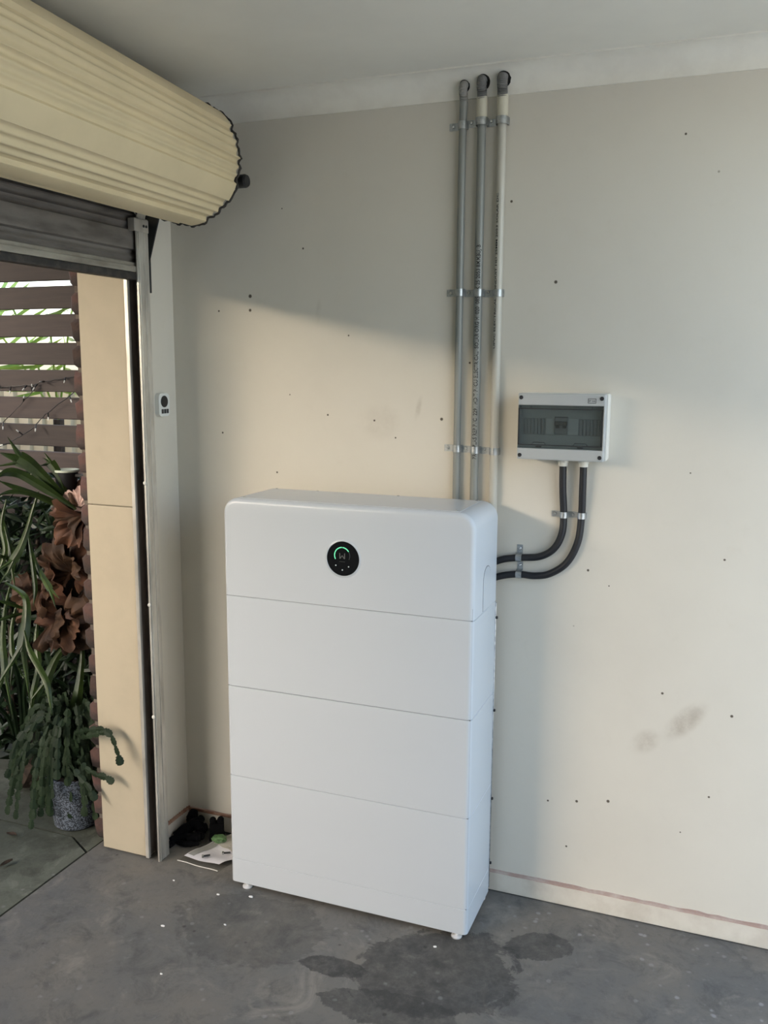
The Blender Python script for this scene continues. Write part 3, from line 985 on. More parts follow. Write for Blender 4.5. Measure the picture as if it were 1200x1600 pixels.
# hanging part of the curtain
b = bmesh.new()
NZ = 90
ztop, zbot = ACZ + 0.02, 1.895
def curtain(u, v):
    z = ztop + (zbot - ztop) * u
    a = (ztop - z) / AR
    return (0.030 + ripple(a + .5) * 1.3 - .008, -0.222 - 3.0 * v, z)
grid_sheet(b, curtain, NZ, 6, 0.0012)
obj('curtain', b, M_BACKC, door, smooth=True)
b = bmesh.new()
pts = []
for k in range(61):
    z = ztop + (zbot - 0.02 - ztop) * k / 60
    pts.append((0.033 + ripple((ztop - z) / AR + .5) * 1.3, -0.2245, z))
tube(b, pts, 0.0045, 8)
obj('curtain_edge_strip', b, M_RUB, door)
b = bmesh.new()
box(b, 0.018, 0.0475, -3.22, -0.226, 1.879, 1.897, 0.003)
box(b, 0.026, 0.040, -3.22, -0.226, 1.893, 1.908, 0.002)
rail = obj('bottom_rail', b, mat('dirty_rail', (0.36, 0.34, 0.29), 0.45, metal=0.3, var=(0.22, 0.20, 0.17), scale=25, stretch=(1, .3, 1)), door)
b = bmesh.new()
box(b, 0.017, 0.0475, -3.22, -0.226, 1.857, 1.879, 0.005)
obj('rubber_seal', b, M_RUB, rail)

# guide channel the curtain runs in
gd = thing('guide_channel', (0.03, -0.235, 0), 'aluminium roller door guide channel with dark worn slot', 'door track')
b = bmesh.new(); box(b, 0.0005, 0.004, -0.2515, -0.200, 0.004, 2.035, 0.0006, 1); box(b, 0.0005, 0.013, -0.2540, -0.2515, 0.004, 2.035, 0.0006, 1); box(b, 0.0105, 0.013, -0.2515, -0.243, 0.004, 2.035, 0.0005, 1)
obj('outer_flange', b, M_ALU, gd)
b = bmesh.new(); box(b, 0.052, 0.055, -0.254, -0.200, 0.0, 2.035, 0.0006, 1); box(b, 0.055, 0.058, -0.250, -0.246, 0.0, 2.035, 0.0006, 1); box(b, 0.048, 0.052, -0.254, -0.2515, 0, 2.035, 0.0006, 1); box(b, 0.055, 0.0565, -0.222, -0.218, 0.0, 2.035, 0.0005, 1)
obj('inner_flange', b, M_ALU, gd)
b = bmesh.new(); box(b, 0.004, 0.052, -0.208, -0.203, 0.006, 2.03)
obj('web', b, M_FELT, gd)
for x0, x1 in ((0.0042, 0.0065), (0.0495, 0.0518)):
    b = bmesh.new(); box(b, x0, x1, -0.250, -0.209, 0.008, 2.02)
    obj('slot_liner', b, M_FELT, gd)
# flared entry and stop plate at the top of the channel
b = bmesh.new()
grid_sheet(b, lambda u, v: (0.053 + 0.022 * u * u, -0.252 + 0.04 * v, 2.035 + 0.030 * u), 6, 1, 0.002)
obj('flared_entry', b, M_ALU, gd)
b = bmesh.new(); box(b, 0.0575, 0.0600, -0.268, -0.203, 1.995, 2.032, 0.001, 1); box(b, 0.036, 0.060, -0.271, -0.268, 1.995, 2.032, 0.001, 1)
sp = obj('stop_plate', b, M_ALU, gd)
for y in (-0.228, -0.215):
    b = bmesh.new(); lathe(b, [(0.004, 0), (0.004, .002), (.0025, .003)], (0.060, y, 2.013), 'X', 10); obj('rivet', b, M_STEELB, sp)
for z in (1.252, 0.868, 0.5):
    b = bmesh.new(); lathe(b, [(0.006, 0), (0.0055, .003), (.003, .005)], (0.0515, -0.246, z), 'X', 12)
    bmesh.ops.rotate(b, verts=b.verts, cent=(0.0515, -0.246, z), matrix=Matrix.Rotation(-PI / 2, 3, 'Z'))
    bmesh.ops.translate(b, verts=b.verts, vec=(-0.0, -0.008, 0))
    obj('rivet', b, M_OFFW, gd)

# black wall bracket that carries the drum
bk = thing('door_bracket', (0.0, -0.150, 1.82), 'black steel door bracket with long slot under the roll', 'bracket')
b = bmesh.new()
yb0, yb1 = -0.153, -0.148
zt_ = 2.125
# plate with a slot: outline pieces round the slot
def plate(pts):
    prism(b, pts, 'Y', yb0, yb1)
plate([(0.001, 1.815), (0.010, 1.812), (0.016, 1.90), (0.001, 1.90)])
plate([(0.001, 1.90), (0.006, 1.90), (0.006, 2.06), (0.001, 2.06)])
plate([(0.0115, 1.90), (0.016, 1.90), (0.066, 2.06), (0.0115, 2.06)])
plate([(0.001, 2.06), (0.066, 2.06), (0.09, zt_), (0.001, zt_)])
obj('gusset', b, M_STEELB, bk)
b = bmesh.new(); box(b, 0.001, 0.006, -0.178, -0.120, 1.83, 2.15, 0.001, 1); obj('wall_plate', b, M_STEELB, bk)
b = bmesh.new(); box(b, 0.001, 0.345, -0.166, -0.136, 2.118, 2.152, 0.003); arm = obj('arm', b, M_STEELB, bk)
b = bmesh.new(); lathe(b, [(0.017, 0.34), (0.019, 0.345), (0.019, 0.362), (0.016, 0.368)], (0.0, -0.151, 2.135), 'X', 18); obj('end_cap', b, M_BLACKP, arm)
b = bmesh.new(); lathe(b, [(0.017, -0.30), (0.017, -0.125)], (ACX, 0, 2.1695), 'Y', 18); obj('axle', b, M_ALU, door)

# ------------------------------------------------------------------ side path: slatted screen, cream boundary fence behind
M_SLAT = mat('weathered_slat_timber', (0.052, 0.040, 0.038), 0.8, var=(0.034, 0.028, 0.028), scale=9, bumps=(40, .3), rnd=0.18, stretch=(.25, 1, 3))
M_POST = mat('weathered_post_timber', (0.11, 0.08, 0.07), 0.8, var=(0.07, 0.05, 0.045), scale=10, bumps=(40, .3))
M_PALE = mat('cream_boundary_steel', (0.55, 0.49, 0.36), 0.5, var=(0.48, 0.43, 0.31), scale=4)
scr = thing('slat_screen', (-1.1, 0.26, 0), 'brown horizontal timber slat screen beside the brick pier', 'fence')
slat_me = None
for k in range(-2, 18):
    ztop_s = 1.899 - 0.1037 * k
    if ztop_s < 0.12:
        continue
    if slat_me is None:
        b = bmesh.new(); box(b, -0.93, 0.93, -0.010, 0.010, -0.0415, 0.0415, 0.003, 1)
        slat_me = bpy.data.meshes.new('slat'); b.to_mesh(slat_me); b.free(); slat_me.materials.append(M_SLAT)
    o = link('slat', slat_me, None, scr)
    o.location = (-0.08 + random.uniform(-.004, .004), -0.012 + random.uniform(-.002, .002), ztop_s - 0.0415)
    o.rotation_euler = (random.uniform(-.03, .03), random.uniform(-.003, .003), 0)
for x in (-0.30, -1.15, -2.05):
    b = bmesh.new(); box(b, x - .035, x + .035, 0.264, 0.33, -0.01, 2.06, 0.004, 1); obj('post', b, M_POST, scr)

bf = thing('boundary_fence', (-1.5, 1.35, 0), 'cream ribbed boundary fence glimpsed through the slat gaps', 'fence')
b = bmesh.new()
def sheet(u, v):
    x = -3.4 + 3.4 * u
    t = (x / 0.095) % 1.0
    d = 0.022 if 0.30 < t < 0.62 else (0.022 * (t - .2) / .1 if .2 < t <= .3 else (0.022 * (.72 - t) / .1 if .62 <= t < .72 else 0))
    return (x, 1.35 - d, 0.02 + 1.53 * v)
grid_sheet(b, sheet, 360, 1, 0.002)
obj('ribbed_sheet', b, M_PALE, bf)
b = bmesh.new(); box(b, -3.4, 0.0, 1.32, 1.38, 1.54, 1.575, 0.004); obj('top_rail', b, M_PALE, bf)
for x in (-3.35, -1.7, -0.05):
    b = bmesh.new(); box(b, x - .03, x + .03, 1.355, 1.41, -0.13, 1.57, 0.004); obj('post', b, M_PALE, bf)

# ------------------------------------------------------------------ plants
M_LEAFB = mat('bright_palm_green', (0.30, 0.42, 0.06), 0.45, var=(0.18, 0.30, 0.04), scale=12)
M_FROND = mat('frond_green', (0.066, 0.115, 0.026), 0.34, var=(0.034, 0.064, 0.016), scale=14, bumps=(60, .1), rnd=0.25, spec=0.55)
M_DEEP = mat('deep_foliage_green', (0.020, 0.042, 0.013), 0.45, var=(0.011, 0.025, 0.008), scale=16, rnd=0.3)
M_SHIELD = mat('dry_shield_brown', (0.085, 0.036, 0.014), 0.75, var=(0.035, 0.015, 0.008), scale=18, bumps=(45, .6, .004), rnd=0.25)
M_SHIELDP = mat('painted_sunlit_shield', (0.55, 0.40, 0.36), 0.7, var=(0.38, 0.24, 0.20), scale=25, bumps=(60, .5, .003))  # pink sunlight on the dry shields put into this paler colour
M_CACT = mat('zygocactus_green', (0.017, 0.032, 0.013), 0.6, spec=0.25, var=(0.010, 0.021, 0.008), scale=30, rnd=0.25)
M_DRY = mat('dry_litter_brown', (0.045, 0.028, 0.017), 0.9, var=(0.018, 0.012, 0.008), scale=30, bumps=(60, .5))

def frond(bm, pts, w, fork=1, n=6, seed=0):
    """strap-shaped antler frond: tapering blade with a raised midrib, splitting into lobes at its tip"""
    rr = random.Random(seed)
    C = catmull(pts, n)
    N = len(C)
    def blade(C, wf, cup=0.22):
        rows = []
        for i, p in enumerate(C):
            tg = (C[min(i + 1, len(C) - 1)] - C[max(i - 1, 0)]).normalized()
            view = Vector((0.55, -0.8, 0.18))
            sd = tg.cross(view)
            sd = sd.normalized() if sd.length > 1e-4 else Vector((1, 0, 0))
            nm = sd.cross(tg).normalized()
            h = wf(i / (len(C) - 1)) / 2
            rows.append([bm.verts.new(p + sd * h * s + nm * (-abs(s) * h * cup + (0.0015 if s == 0 else 0))) for s in (-1, -.5, 0, .5, 1)])
        F = []
        for a, c in zip(rows, rows[1:]):
            for k in range(4):
                F.append(bm.faces.new((a[k], a[k + 1], c[k + 1], c[k])))
        return F
    F = []
    if fork == 1:
        F += blade(C, lambda t: max(w * min(1, 0.25 + 2.2 * t) * (1 - max(0, (t - .72) / .28) ** 1.5), .0012))
    else:
        cut = int(N * 0.72)
        F += blade(C[:cut + 1], lambda t: w * min(1.25, 0.25 + 1.1 * t))
        tip = C[cut]
        d = (C[-1] - tip)
        for q in range(fork):
            ang = (q - (fork - 1) / 2) * 0.62 + rr.uniform(-.12, .12)
            R = Matrix.Rotation(ang, 3, Vector((0.55, -0.8, 0.18)).normalized())
            e = R @ d * rr.uniform(.8, 1.15)
            base = tip - d * 0.12
            L = [base + e * (k / 5) * 1.1 for k in range(6)]
            F += blade(L, lambda t: max(w * (0.62 if fork == 2 else .5) * (1 - t ** 1.4), .0012))
    bmesh.ops.solidify(bm, geom=F, thickness=0.0012)
    return bm

def shield(bm, c, R, ang, seed=0, lean=0.5, spread=2.6):
    """dry fan-shaped shield frond: rises from its base c, ruffled along the veins, torn margin"""
    rr = random.Random(seed)
    o = Vector((rr.uniform(0, 50), rr.uniform(0, 50), rr.uniform(0, 50)))
    def f(u, v):
        a = (u - .5) * spread
        edge = 0.78 + .30 * mnoise.noise(o + Vector((u * 5, 0, 0))) + .14 * mnoise.noise(o + Vector((u * 17, 3, 0)))
        r = R * v * edge
        x, z = r * math.sin(a), r * math.cos(a)
        y = -R * lean * math.sin(v * 1.9) * (0.8 + .5 * mnoise.noise(o + Vector((u * 3, v * 2, 7))))
        y += R * (.10 * mnoise.noise(o + Vector((u * 9, v * 3, 1))) + .06 * math.sin(u * 34 + seed)) * v
        x, z = x * math.cos(ang) - z * math.sin(ang), x * math.sin(ang) + z * math.cos(ang)
        return (c[0] + x, c[1] + y, c[2] + z)
    grid_sheet(bm, f, 34, 8, 0.0014)
    return bm

UPPER = [
    (0.031, 1, [(-0.412, -0.02, 1.108), (-0.466, -0.048, 1.154), (-0.522, -0.076, 1.197), (-0.578, -0.104, 1.235), (-0.607, -0.132, 1.241), (-0.621, -0.16, 1.226)]),
    (0.0333, 2, [(-0.431, 0.0, 1.11), (-0.472, -0.024, 1.164), (-0.517, -0.048, 1.221), (-0.562, -0.072, 1.273), (-0.608, -0.096, 1.304), (-0.634, -0.12, 1.337)]),
    (0.0286, 3, [(-0.437, 0.0, 1.112), (-0.472, -0.004, 1.173), (-0.488, -0.008, 1.218), (-0.507, -0.012, 1.251), (-0.531, -0.016, 1.276), (-0.558, -0.02, 1.284)]),
    (0.0214, 1, [(-0.429, -0.01, 1.101), (-0.477, -0.052, 1.133), (-0.507, -0.095, 1.16), (-0.55, -0.138, 1.187), (-0.602, -0.18, 1.22)]),
    (0.0167, 1, [(-0.438, -0.01, 1.096), (-0.482, -0.062, 1.132), (-0.517, -0.115, 1.168), (-0.55, -0.168, 1.182), (-0.567, -0.22, 1.175)]),
    (0.0238, 2, [(-0.466, 0.02, 1.096), (-0.535, 0.0, 1.169), (-0.598, -0.02, 1.237), (-0.649, -0.04, 1.266), (-0.714, -0.06, 1.279)]),
]
LOWER = [
    (0.0238, 2, [(-0.593, 0.0, 1.159), (-0.599, -0.03, 1.088), (-0.6, -0.06, 1.024), (-0.611, -0.09, 0.959), (-0.639, -0.12, 0.902), (-0.659, -0.15, 0.87)]),
    (0.0167, 1, [(-0.632, -0.02, 1.003), (-0.592, -0.055, 0.954), (-0.553, -0.09, 0.894), (-0.517, -0.125, 0.836), (-0.497, -0.16, 0.785)]),
    (0.019, 2, [(-0.629, -0.02, 0.968), (-0.551, -0.067, 0.894), (-0.471, -0.113, 0.849), (-0.386, -0.16, 0.803)]),
    (0.031, 2, [(-0.724, -0.05, 0.823), (-0.645, -0.078, 0.811), (-0.58, -0.107, 0.791), (-0.555, -0.135, 0.731), (-0.548, -0.163, 0.658), (-0.553, -0.192, 0.55), (-0.564, -0.22, 0.419)]),
    (0.0214, 1, [(-0.534, -0.17, 0.697), (-0.5, -0.188, 0.637), (-0.449, -0.205, 0.587), (-0.398, -0.222, 0.531), (-0.37, -0.24, 0.436)]),
    (0.0143, 1, [(-0.636, -0.05, 0.731), (-0.651, -0.095, 0.758), (-0.676, -0.14, 0.783)]),
    (0.0143, 1, [(-0.637, -0.05, 0.717), (-0.654, -0.095, 0.717), (-0.682, -0.14, 0.707)]),
    (0.0286, 2, [(-0.492, 0.03, 0.61), (-0.528, -0.013, 0.565), (-0.548, -0.057, 0.484), (-0.569, -0.1, 0.369)]),
    (0.0333, 3, [(-0.447, 0.02, 0.606), (-0.432, -0.01, 0.532), (-0.426, -0.04, 0.446), (-0.422, -0.07, 0.38), (-0.438, -0.1, 0.273)]),
    (0.0214, 2, [(-0.715, -0.02, 0.842), (-0.729, -0.052, 0.727), (-0.718, -0.085, 0.616), (-0.686, -0.118, 0.485), (-0.677, -0.15, 0.352)]),
    (0.0214, 1, [(-0.643, 0.02, 0.693), (-0.629, -0.015, 0.607), (-0.592, -0.05, 0.524), (-0.597, -0.085, 0.413), (-0.583, -0.12, 0.331)]),
    (0.019, 2, [(-0.757, 0.05, 0.748), (-0.755, 0.0, 0.637), (-0.71, -0.05, 0.534), (-0.641, -0.1, 0.437)]),
    (0.019, 1, [(-0.79, 0.05, 1.113), (-0.78, 0.007, 1.024), (-0.727, -0.037, 0.94), (-0.728, -0.08, 0.853)]),
    (0.0214, 2, [(-0.825, 0.05, 1.062), (-0.754, 0.007, 0.977), (-0.701, -0.037, 0.894), (-0.69, -0.08, 0.809)]),
    (0.0167, 2, [(-0.759, 0.05, 0.921), (-0.728, -0.025, 0.913), (-0.702, -0.1, 0.935)]),
]
GRASS = [
    (0.0214, 1, [(-0.753, 0.0, 0.588), (-0.738, -0.05, 0.481), (-0.733, -0.1, 0.399), (-0.719, -0.15, 0.346)]),
    (0.0214, 1, [(-0.756, 0.0, 0.13), (-0.721, -0.05, 0.308), (-0.707, -0.1, 0.428), (-0.701, -0.15, 0.494)]),
    (0.019, 1, [(-0.746, 0.0, 0.106), (-0.694, -0.04, 0.309), (-0.662, -0.08, 0.476), (-0.658, -0.12, 0.586)]),
    (0.019, 2, [(-0.733, 0.0, 0.108), (-0.647, -0.04, 0.291), (-0.567, -0.08, 0.416), (-0.481, -0.12, 0.475)]),
    (0.019, 1, [(-0.746, 0.0, 0.106), (-0.719, -0.053, 0.209), (-0.714, -0.107, 0.256), (-0.71, -0.16, 0.253)]),
    (0.019, 1, [(-0.746, 0.0, 0.106), (-0.656, -0.053, 0.244), (-0.556, -0.107, 0.306), (-0.481, -0.16, 0.29)]),
    (0.0167, 1, [(-0.74, 0.0, 0.107), (-0.677, -0.04, 0.286), (-0.636, -0.08, 0.431), (-0.568, -0.12, 0.549)]),
    (0.0167, 1, [(-0.752, 0.0, 0.104), (-0.751, -0.04, 0.275), (-0.751, -0.08, 0.34), (-0.745, -0.12, 0.38)]),
]


def fern(name, loc, label, fronds, shields, m=M_FROND, base=None):
    root = thing(name, loc, label, 'plant')
    for i, (w, fk, pts) in enumerate(fronds):
        b = bmesh.new(); frond(b, pts, w, fk, 5, i)
        obj('frond', b, m, root, smooth=True)
    for i, (c, R, ang, lean, mm) in enumerate(shields):
        b = bmesh.new(); shield(b, c, R, ang, i + int(loc[2] * 10), lean)
        obj('shield_frond', b, mm, root, smooth=True)
    if base:
        b = bmesh.new()
        t = bmesh.new(); bmesh.ops.create_icosphere(t, subdivisions=3, radius=1)
        rr = random.Random(5)
        for v in t.verts:
            k = 1 + rr.uniform(-.12, .12)
            v.co = Vector((base[0][0] + v.co.x * base[1][0] * k, base[0][1] + v.co.y * base[1][1] * k, base[0][2] + v.co.z * base[1][2] * k))
        merge(b, t)
        obj('root_ball', b, M_DRY, root)
    return root
fern('elkhorn_fern', (-0.45, 0.10, 1.0), 'elkhorn fern with long arching green fronds and brown shields beside the bricks', UPPER,
     [((-0.40, 0.03, 1.10), 0.125, 1.75, 0.55, M_SHIELD), ((-0.40, 0.02, 1.075), 0.13, 2.05, 0.6, M_SHIELD), ((-0.42, 0.05, 1.06), 0.11, 2.5, 0.5, M_SHIELD),
      ((-0.405, 0.00, 1.115), 0.085, 0.15, 0.25, M_SHIELDP), ((-0.40, 0.02, 1.10), 0.10, 0.55, 0.3, M_SHIELDP), ((-0.45, 0.08, 1.10), 0.13, 0.9, 0.35, M_SHIELD)],
     base=((-0.42, 0.15, 1.05), (0.09, 0.08, 0.11)))
rs = random.Random(77)
stag = []
for k in range(15):
    a_ = rs.uniform(0, 2 * PI)
    cx_, cz_ = -0.55 + .07 * math.cos(a_), 0.80 + .13 * math.sin(a_)
    stag.append(((cx_, 0.05 + rs.uniform(-.03, .04), cz_), rs.uniform(.10, .17), rs.uniform(-2.6, 2.6), rs.uniform(.4, .75), M_SHIELD))
fern('staghorn_fern', (-0.58, 0.10, 0.6), 'large staghorn fern with forked hanging fronds and orange-brown shields below the elkhorn', LOWER, stag,
     base=((-0.54, 0.14, 0.80), (0.15, 0.08, 0.24)))
fern('strap_leaf_plant', (-0.74, 0.02, 0.0), 'dark strap-leaved plant at the left edge behind the potted cactus', GRASS, [], M_DEEP, base=((-0.74, 0.03, 0.06), (0.07, 0.07, 0.07)))

# leafy dark shrub filling in behind the ferns
sh = thing('leafy_shrub', (-0.85, 0.12, 0.0), 'dense dark leafy shrub filling the space behind the hanging fern fronds', 'plant')
rr = random.Random(21)
b = bmesh.new()
for k in range(9):
    x = -0.85 + rr.uniform(-.22, .22)
    tube(b, catmull([(-0.85 + rr.uniform(-.04, .04), 0.12, -0.02), ((x - .85) / 2, 0.12 + rr.uniform(-.04, .04), .5), (x, 0.1 + rr.uniform(-.05, .05), rr.uniform(.8, 1.12))], 4), 0.006, 6)
obj('stems', b, M_DRY, sh)
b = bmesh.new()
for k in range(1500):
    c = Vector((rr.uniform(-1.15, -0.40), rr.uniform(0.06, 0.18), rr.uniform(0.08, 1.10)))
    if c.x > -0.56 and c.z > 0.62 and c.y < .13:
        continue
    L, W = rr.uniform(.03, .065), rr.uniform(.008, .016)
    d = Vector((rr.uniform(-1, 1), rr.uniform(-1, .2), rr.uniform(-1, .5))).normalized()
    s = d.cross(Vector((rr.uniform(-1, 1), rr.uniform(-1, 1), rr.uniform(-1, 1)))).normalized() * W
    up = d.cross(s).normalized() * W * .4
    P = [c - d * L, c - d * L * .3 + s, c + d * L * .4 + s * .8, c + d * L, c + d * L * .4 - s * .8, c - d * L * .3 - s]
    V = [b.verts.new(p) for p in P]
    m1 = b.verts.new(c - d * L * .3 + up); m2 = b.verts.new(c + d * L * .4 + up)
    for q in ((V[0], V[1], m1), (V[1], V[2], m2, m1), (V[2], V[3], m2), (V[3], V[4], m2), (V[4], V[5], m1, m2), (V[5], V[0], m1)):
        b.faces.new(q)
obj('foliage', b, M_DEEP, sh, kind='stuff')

# dark planting added behind the screen to block bright gaps between slats
rr = random.Random(41)
ls = thing('gap_blocking_shrub', (-1.1, 0.6, -0.13), 'added low dark shrub row blocking the bright gaps between the lower slats', 'plant')
b = bmesh.new()
for k in range(2600):
    c = Vector((rr.uniform(-2.4, -0.15), rr.uniform(0.40, 0.75), rr.uniform(-0.1, 1.16)))
    L, W = rr.uniform(.03, .07), rr.uniform(.012, .022)
    d = Vector((rr.uniform(-1, 1), rr.uniform(-1, .6), rr.uniform(-1, .6))).normalized()
    s = d.cross(Vector((rr.uniform(-1, 1), rr.uniform(-1, 1), rr.uniform(-1, 1)))).normalized() * W
    b.faces.new([b.verts.new(p) for p in (c - d * L, c + s, c + d * L, c - s)])
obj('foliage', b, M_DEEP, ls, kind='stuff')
b = bmesh.new()
for k in range(8):
    x = -2.2 + k * .28
    tube(b, [(x, .58, -.13), (x + rr.uniform(-.05, .05), .58, .5), (x + rr.uniform(-.1, .1), .58 + rr.uniform(-.05, .05), 1.0)], [.012, .009, .004], 6)
obj('stems', b, M_DRY, ls)

# palm fronds in the sun beyond the screen
pl = thing('palm', (-1.35, 0.95, 0.0), 'bright green palm with feathery leaflets behind the top slats', 'plant')
b = bmesh.new(); tube(b, [(-1.35, 0.95, -0.1), (-1.33, 0.95, 0.7), (-1.30, 0.94, 1.35)], [0.035, 0.03, 0.025], 10); obj('trunk', b, M_DRY, pl)
for fi, (ex, ey, ez) in enumerate(((-1.95, .75, 1.85), (-0.95, .80, 1.95), (-0.72, .9, 1.72), (-1.6, .7, 2.0), (-1.1, .65, 1.8))):
    st = Vector((-1.30, .94, 1.35))
    mid = (st + Vector((ex, ey, ez))) / 2 + Vector((0, 0, .22))
    spine = catmull([st, mid, (ex, ey, ez)], 12)
    b = bmesh.new()
    tube(b, spine, 0.005, 6)
    F = []
    for i in range(3, len(spine)):
        tg = (spine[i] - spine[i - 1]).normalized()
        for s in (-1, 1):
            side = tg.cross(Vector((0, -.5, 1))).normalized() * s
            e = spine[i] + side * 0.17 + tg * .07 + Vector((0, 0, -.03))
            w = tg * 0.008
            A = [b.verts.new(p) for p in (spine[i] - w, spine[i] + w, (spine[i] + e) / 2 + w * 1.1, e, (spine[i] + e) / 2 - w * 1.1)]
            b.faces.new(A)
    obj('palm_frond', b, M_LEAFB, pl)

# zygocactus in a speckled pot
m, t, bs, v = new_mat('speckled_stone')
vo = nd(t, 'ShaderNodeTexVoronoi'); vo.inputs['Scale'].default_value = 330
t.links.new(v, vo.inputs['Vector'])
sepc = nd(t, 'ShaderNodeSeparateColor'); t.links.new(vo.outputs['Color'], sepc.inputs[0])
t.links.new(mixc(t, ramp(t, sepc.outputs[0], .45, .6), (0.018, 0.021, 0.028), (0.17, 0.195, 0.235)), bs.inputs['Base Color'])
bs.inputs['Roughness'].default_value = 0.6
M_STONE = m
PX, PY = -0.385, -0.125
zc_ = thing('potted_zygocactus', (PX, PY, -0.006), 'drooping zygocactus in a speckled grey pot by the door lining', 'plant')
b = bmesh.new(); lathe(b, [(0.070, -0.006), (0.078, 0.0), (0.090, 0.09), (0.098, 0.175), (0.102, 0.185), (0.094, 0.188), (0.088, 0.178), (0.082, 0.165)], (PX, PY, 0), 'Z', 36)
obj('pot', b, M_STONE, zc_, smooth=True)
b = bmesh.new(); lathe(b, [(0.085, 0.160), (0.05, 0.168), (0.01, 0.17)], (PX, PY, 0), 'Z', 24); obj('soil', b, M_DRY, zc_)
def segment_chain(bm, pts, rr):
    C = catmull(pts, 6)
    tot = sum((C[i + 1] - C[i]).length for i in range(len(C) - 1))
    segs = max(3, int(tot / 0.034))
    def at(t):
        s = t * tot; acc = 0
        for i in range(len(C) - 1):
            l = (C[i + 1] - C[i]).length
            if acc + l >= s:
                return C[i].lerp(C[i + 1], (s - acc) / max(l, 1e-6))
            acc += l
        return C[-1]
    for q in range(segs):
        p0, p1 = at(q / segs), at((q + 1.06) / segs if q < segs - 1 else 1.0)
        d = p1 - p0
        tg = d.normalized()
        sd = tg.cross(Vector((rr.uniform(-.4, .9), -0.8, rr.uniform(0, .6)))).normalized()
        nm = sd.cross(tg)
        w = rr.uniform(.010, .0135)
        prof = [(0, .18), (.14, .75), (.22, .62), (.42, 1.0), (.50, .85), (.70, 1.05), (.78, .85), (.93, .75), (1.0, .3)]
        rows = []
        for t_, h in prof:
            c = p0 + d * t_
            rows.append([bm.verts.new(c - sd * w * h), bm.verts.new(c + nm * .0022), bm.verts.new(c + sd * w * h), bm.verts.new(c - nm * .0022)])
        for a, e in zip(rows, rows[1:]):
            for k in range(4):
                bm.faces.new((a[k], a[(k + 1) % 4], e[(k + 1) % 4], e[k]))
        bm.faces.new(rows[0]); bm.faces.new(rows[-1][::-1])
rr = random.Random(4)
chains = [[(-.36, -.15, .17), (-.30, -.22, .36), (-.20, -.285, .425), (-.115, -.30, .452), (-.078, -.302, .437), (-.062, -.302, .395), (-.046, -.302, .340)],
          [(-.36, -.15, .17), (-.30, -.21, .33), (-.21, -.28, .40), (-.14, -.30, .43), (-.095, -.302, .447)],
          [(-.37, -.15, .17), (-.30, -.21, .27), (-.22, -.27, .29), (-.157, -.29, .283), (-.106, -.292, .283), (-.086, -.292, .268)],
          [(-.37, -.15, .17), (-.31, -.23, .26), (-.24, -.275, .26), (-.19, -.285, .23), (-.165, -.288, .19)]]
for k in range(60):
    a = rr.uniform(PI * 0.75, PI * 2.05)
    out = rr.uniform(.10, .27)
    if math.cos(a) > .3:
        out = min(out, .15)
    hi = rr.uniform(.22, .46)
    dx_, dy_ = math.cos(a), math.sin(a) * .75
    end = max(rr.uniform(-.0, .24), .05)
    sx, sy = PX + dx_ * .04, PY + dy_ * .04
    chains.append([(sx, sy, .165), (PX + dx_ * out * .45, PY + dy_ * out * .45, hi), (PX + dx_ * out * .8, PY + dy_ * out * .8, (hi + end) / 2 + .05), (PX + dx_ * out, PY + dy_ * out, end)])
for c in chains:
    b = bmesh.new(); segment_chain(b, c, rr)
    obj('stem', b, M_CACT, zc_)

# black cup-shaped lamp with a pale rim, fixed to the pier
cup = thing('cup_planter', (-0.49, 0.03, 1.18), 'small black cup with a pale green rim beside the bricks', 'pot')
b = bmesh.new(); lathe(b, [(0.030, 1.165), (0.034, 1.17), (0.040, 1.222), (0.0415, 1.234)], (-0.490, 0.03, 0), 'Z', 28); obj('cup', b, M_BLACKP, cup, smooth=True)
b = bmesh.new(); lathe(b, [(0.0415, 1.231), (0.0455, 1.233), (0.0455, 1.240), (0.041, 1.241), (0.036, 1.236), (0.02, 1.232), (0.004, 1.231)], (-0.490, 0.03, 0), 'Z', 28); obj('rim', b, mat('pale_green_glaze', (0.58, 0.64, 0.55), 0.35), cup, smooth=True)
b = bmesh.new(); box(b, -0.448, -0.25, 0.024, 0.036, 1.215, 1.227, 0.002, 1); obj('bracket', b, M_BLACKP, cup)

# string of fairy lights draped on the screen
def fairy(pts, lab, seed):
    rr = random.Random(seed)
    root = thing('fairy_light_string', pts[0], lab, 'string lights', 'fairy light strings on the screen')
    C = catmull(pts, 8)
    C = [p + Vector((0, rr.uniform(-.002, .002), rr.uniform(-.002, .002))) for p in C]
    b = bmesh.new(); tube(b, C, 0.0017, 6); obj('wire', b, M_BLACKP, root)
    for i in range(3, len(C) - 2, 6):
        d = Vector((rr.uniform(-.6, .6), -.3, rr.uniform(-1, .6))).normalized()
        b = bmesh.new(); tube(b, [C[i], C[i] + d * .018], 0.0032, 8); h = obj('lamp_holder', b, M_BLACKP, root)
        b = bmesh.new(); tube(b, [C[i] + d * .018, C[i] + d * .028, C[i] + d * .031], [.0026, .0024, .0008], 8); obj('bulb', b, mat('clear_bulb', (0.7, 0.72, 0.72), 0.15) if not bpy.data.materials.get('clear_bulb') else bpy.data.materials['clear_bulb'], h)
fairy([(-1.05, .228, 1.522), (-.967, .228, 1.520), (-.893, .226, 1.526), (-.79, .226, 1.532), (-.752, .226, 1.542), (-.624, .228, 1.561), (-.50, .228, 1.585)], 'black fairy light wire draped level along one slat', 1)
fairy([(-.55, .222, 1.54), (-.606, .22, 1.5015), (-.735, .215, 1.419), (-.81, .215, 1.3585), (-.918, .215, 1.308), (-1.0, .22, 1.28)], 'black fairy light wire slanting down from the brick pier', 2)
